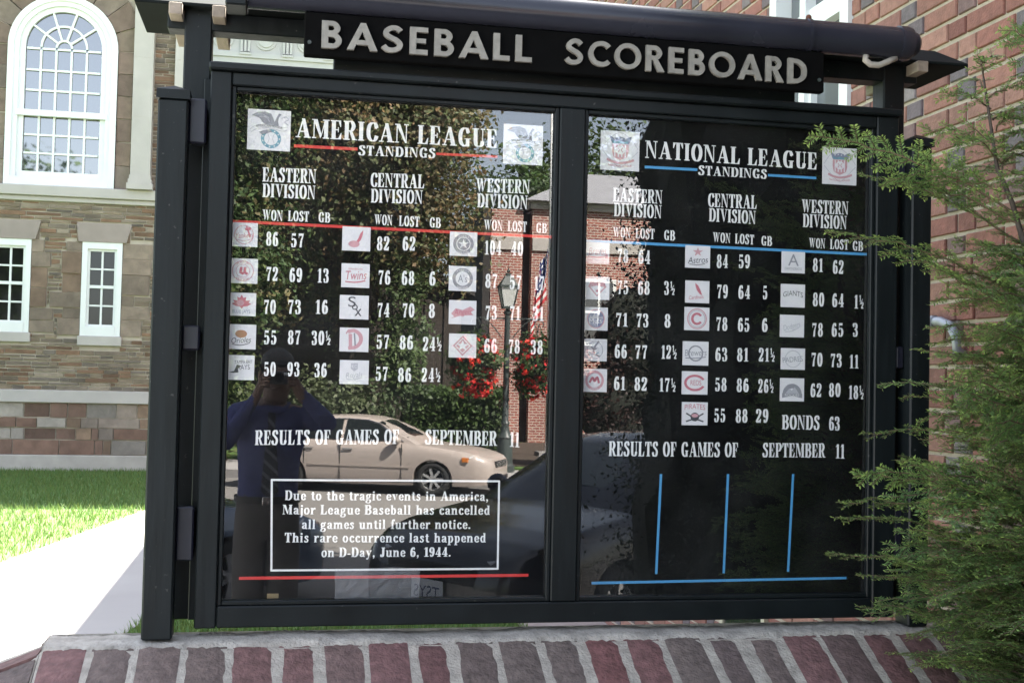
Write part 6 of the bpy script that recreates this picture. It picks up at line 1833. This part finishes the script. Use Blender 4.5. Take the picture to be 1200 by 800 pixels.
# face, hair, clothes details as parts
mb = MB(); mb.ball((-.008, -3.185, 1.668), .086, .105, .085, 18, 12)
for f in range(len(mb.f)): pass
hv = [v for v in mb.v]
mb2 = MB()
for f in mb.f:
    c = np.mean([hv[i] for i in f], 0)
    if c[2] > 1.672 or c[1] < -3.19: mb2.face([hv[i] for i in f])
hr = mb2.build('hair', mat('dark_hair', (.015, .012, .01), .7, bump=.5, bscale=80), per, smooth=True, merge=True)
for s in (-1, 1):
    mb = MB(); mb.ball((s * .031 - .008, -3.082, 1.625), .012, .010, .010, 10, 7); mb.build('eye', mat('eye_white', (.5, .5, .5), .3), per, smooth=True)
    mb = MB(); mb.ball((s * .084 - .008, -3.165, 1.605), .012, .022, .032, 10, 8); mb.build('ear', body_p.data.materials[0], per, smooth=True)
mb = MB(); mb.tube([(-.008, -3.083, 1.618), (-.008, -3.066, 1.588), (-.008, -3.078, 1.580)], [.010, .015, .010], 8); mb.build('nose', body_p.data.materials[0], per, smooth=True)
mb = MB(); mb.tube([(-.030, -3.090, 1.548), (-.008, -3.080, 1.546), (.014, -3.090, 1.548)], [.004, .007, .004], 6); mb.build('mouth', mat('lips', (.14, .06, .05), .5), per, smooth=True)
mb = MB()
mb.tube([(-.02 + .072 * math.cos(a), -3.205 + .070 * math.sin(a), 1.462 - .03 * max(0, math.sin(a))) for a in [2 * PI * i / 16 for i in range(17)]], .017, 8)
mb.build('collar', body_p.data.materials[1], per, smooth=True)
tie_m = mat('striped_tie', (.03, .03, .05), .7)
nt = tie_m.node_tree; wv = nt.nodes.new('ShaderNodeTexWave'); wv.inputs['Scale'].default_value = 9; wv.bands_direction = 'DIAGONAL'
rp = nt.nodes.new('ShaderNodeValToRGB'); rp.color_ramp.elements[0].color = (.012, .012, .018, 1); rp.color_ramp.elements[1].color = (.12, .12, .14, 1); rp.color_ramp.elements[0].position = .7; rp.color_ramp.elements[1].position = .85
tcn = nt.nodes.new('ShaderNodeTexCoord'); nt.links.new(tcn.outputs['Object'], wv.inputs[0]); nt.links.new(wv.outputs[0], rp.inputs[0]); nt.links.new(rp.outputs[0], nt.nodes['Principled BSDF'].inputs['Base Color'])
mb = MB()
TP = [(1.435, .014, -3.125), (1.40, .020, -3.125), (1.36, .017, -3.122), (1.24, .030, -3.108), (1.10, .040, -3.118), (1.03, .043, -3.128), (.99, .004, -3.13)]
for i in range(len(TP) - 1):
    (za, wa, ya), (zb, wb, yb) = TP[i], TP[i + 1]
    mb.faces([(-.03 - wa, ya, za), (-.03 + wa, ya, za), (-.03 + wb, yb, zb), (-.03 - wb, yb, zb), (-.03 - wa, ya - .02, za), (-.03 + wa, ya - .02, za), (-.03 + wb, yb - .02, zb), (-.03 - wb, yb - .02, zb)], [(0, 1, 2, 3), (0, 3, 7, 4), (1, 5, 6, 2)])
mb.build('tie', tie_m, per)
mb = MB()
prev = None
ring = [(-.04 + .168 * math.cos(a), -3.26 + .128 * math.sin(a)) for a in [2 * PI * i / 28 for i in range(28)]]
for i in range(28):
    (xa, ya), (xb, yb) = ring[i], ring[(i + 1) % 28]
    mb.face([(xa, ya, .965), (xb, yb, .965), (xb, yb, 1.0), (xa, ya, 1.0)])
blt = mb.build('belt', mat('black_belt', (.012, .01, .01), .4), per)
mb = MB(); mb.box(-.065, -.015, -3.134, -3.126, .963, 1.002); mb.build('buckle', M['chrome'], blt, bevel=.003)
# the hand-held camera: its lens is where the picture is taken from
hc = MB(); hc.box(-.056, .056, -3.052, -3.016, 1.567, 1.632)
hco = hc.build('compact_camera', mat('camera_grey', (.03, .03, .032), .4), bevel=.004)
tag(hco, 'small grey compact camera held at the face of the person in the blue shirt', 'camera')
hc = MB(); hc.tube([(0, -3.0155, 1.6), (0, -3.006, 1.6)], [.022, .020], 20, cap=False); hc.tube([(0, -3.0155, 1.6), (0, -3.0145, 1.6)], .021, 20); hc.build('lens', mat('lens_black', (.012, .012, .014), .15), hco)
hc = MB(); hc.box(.022, .048, -3.0158, -3.0145, 1.613, 1.627); hc.build('flash', M['lamp_clear'], hco)
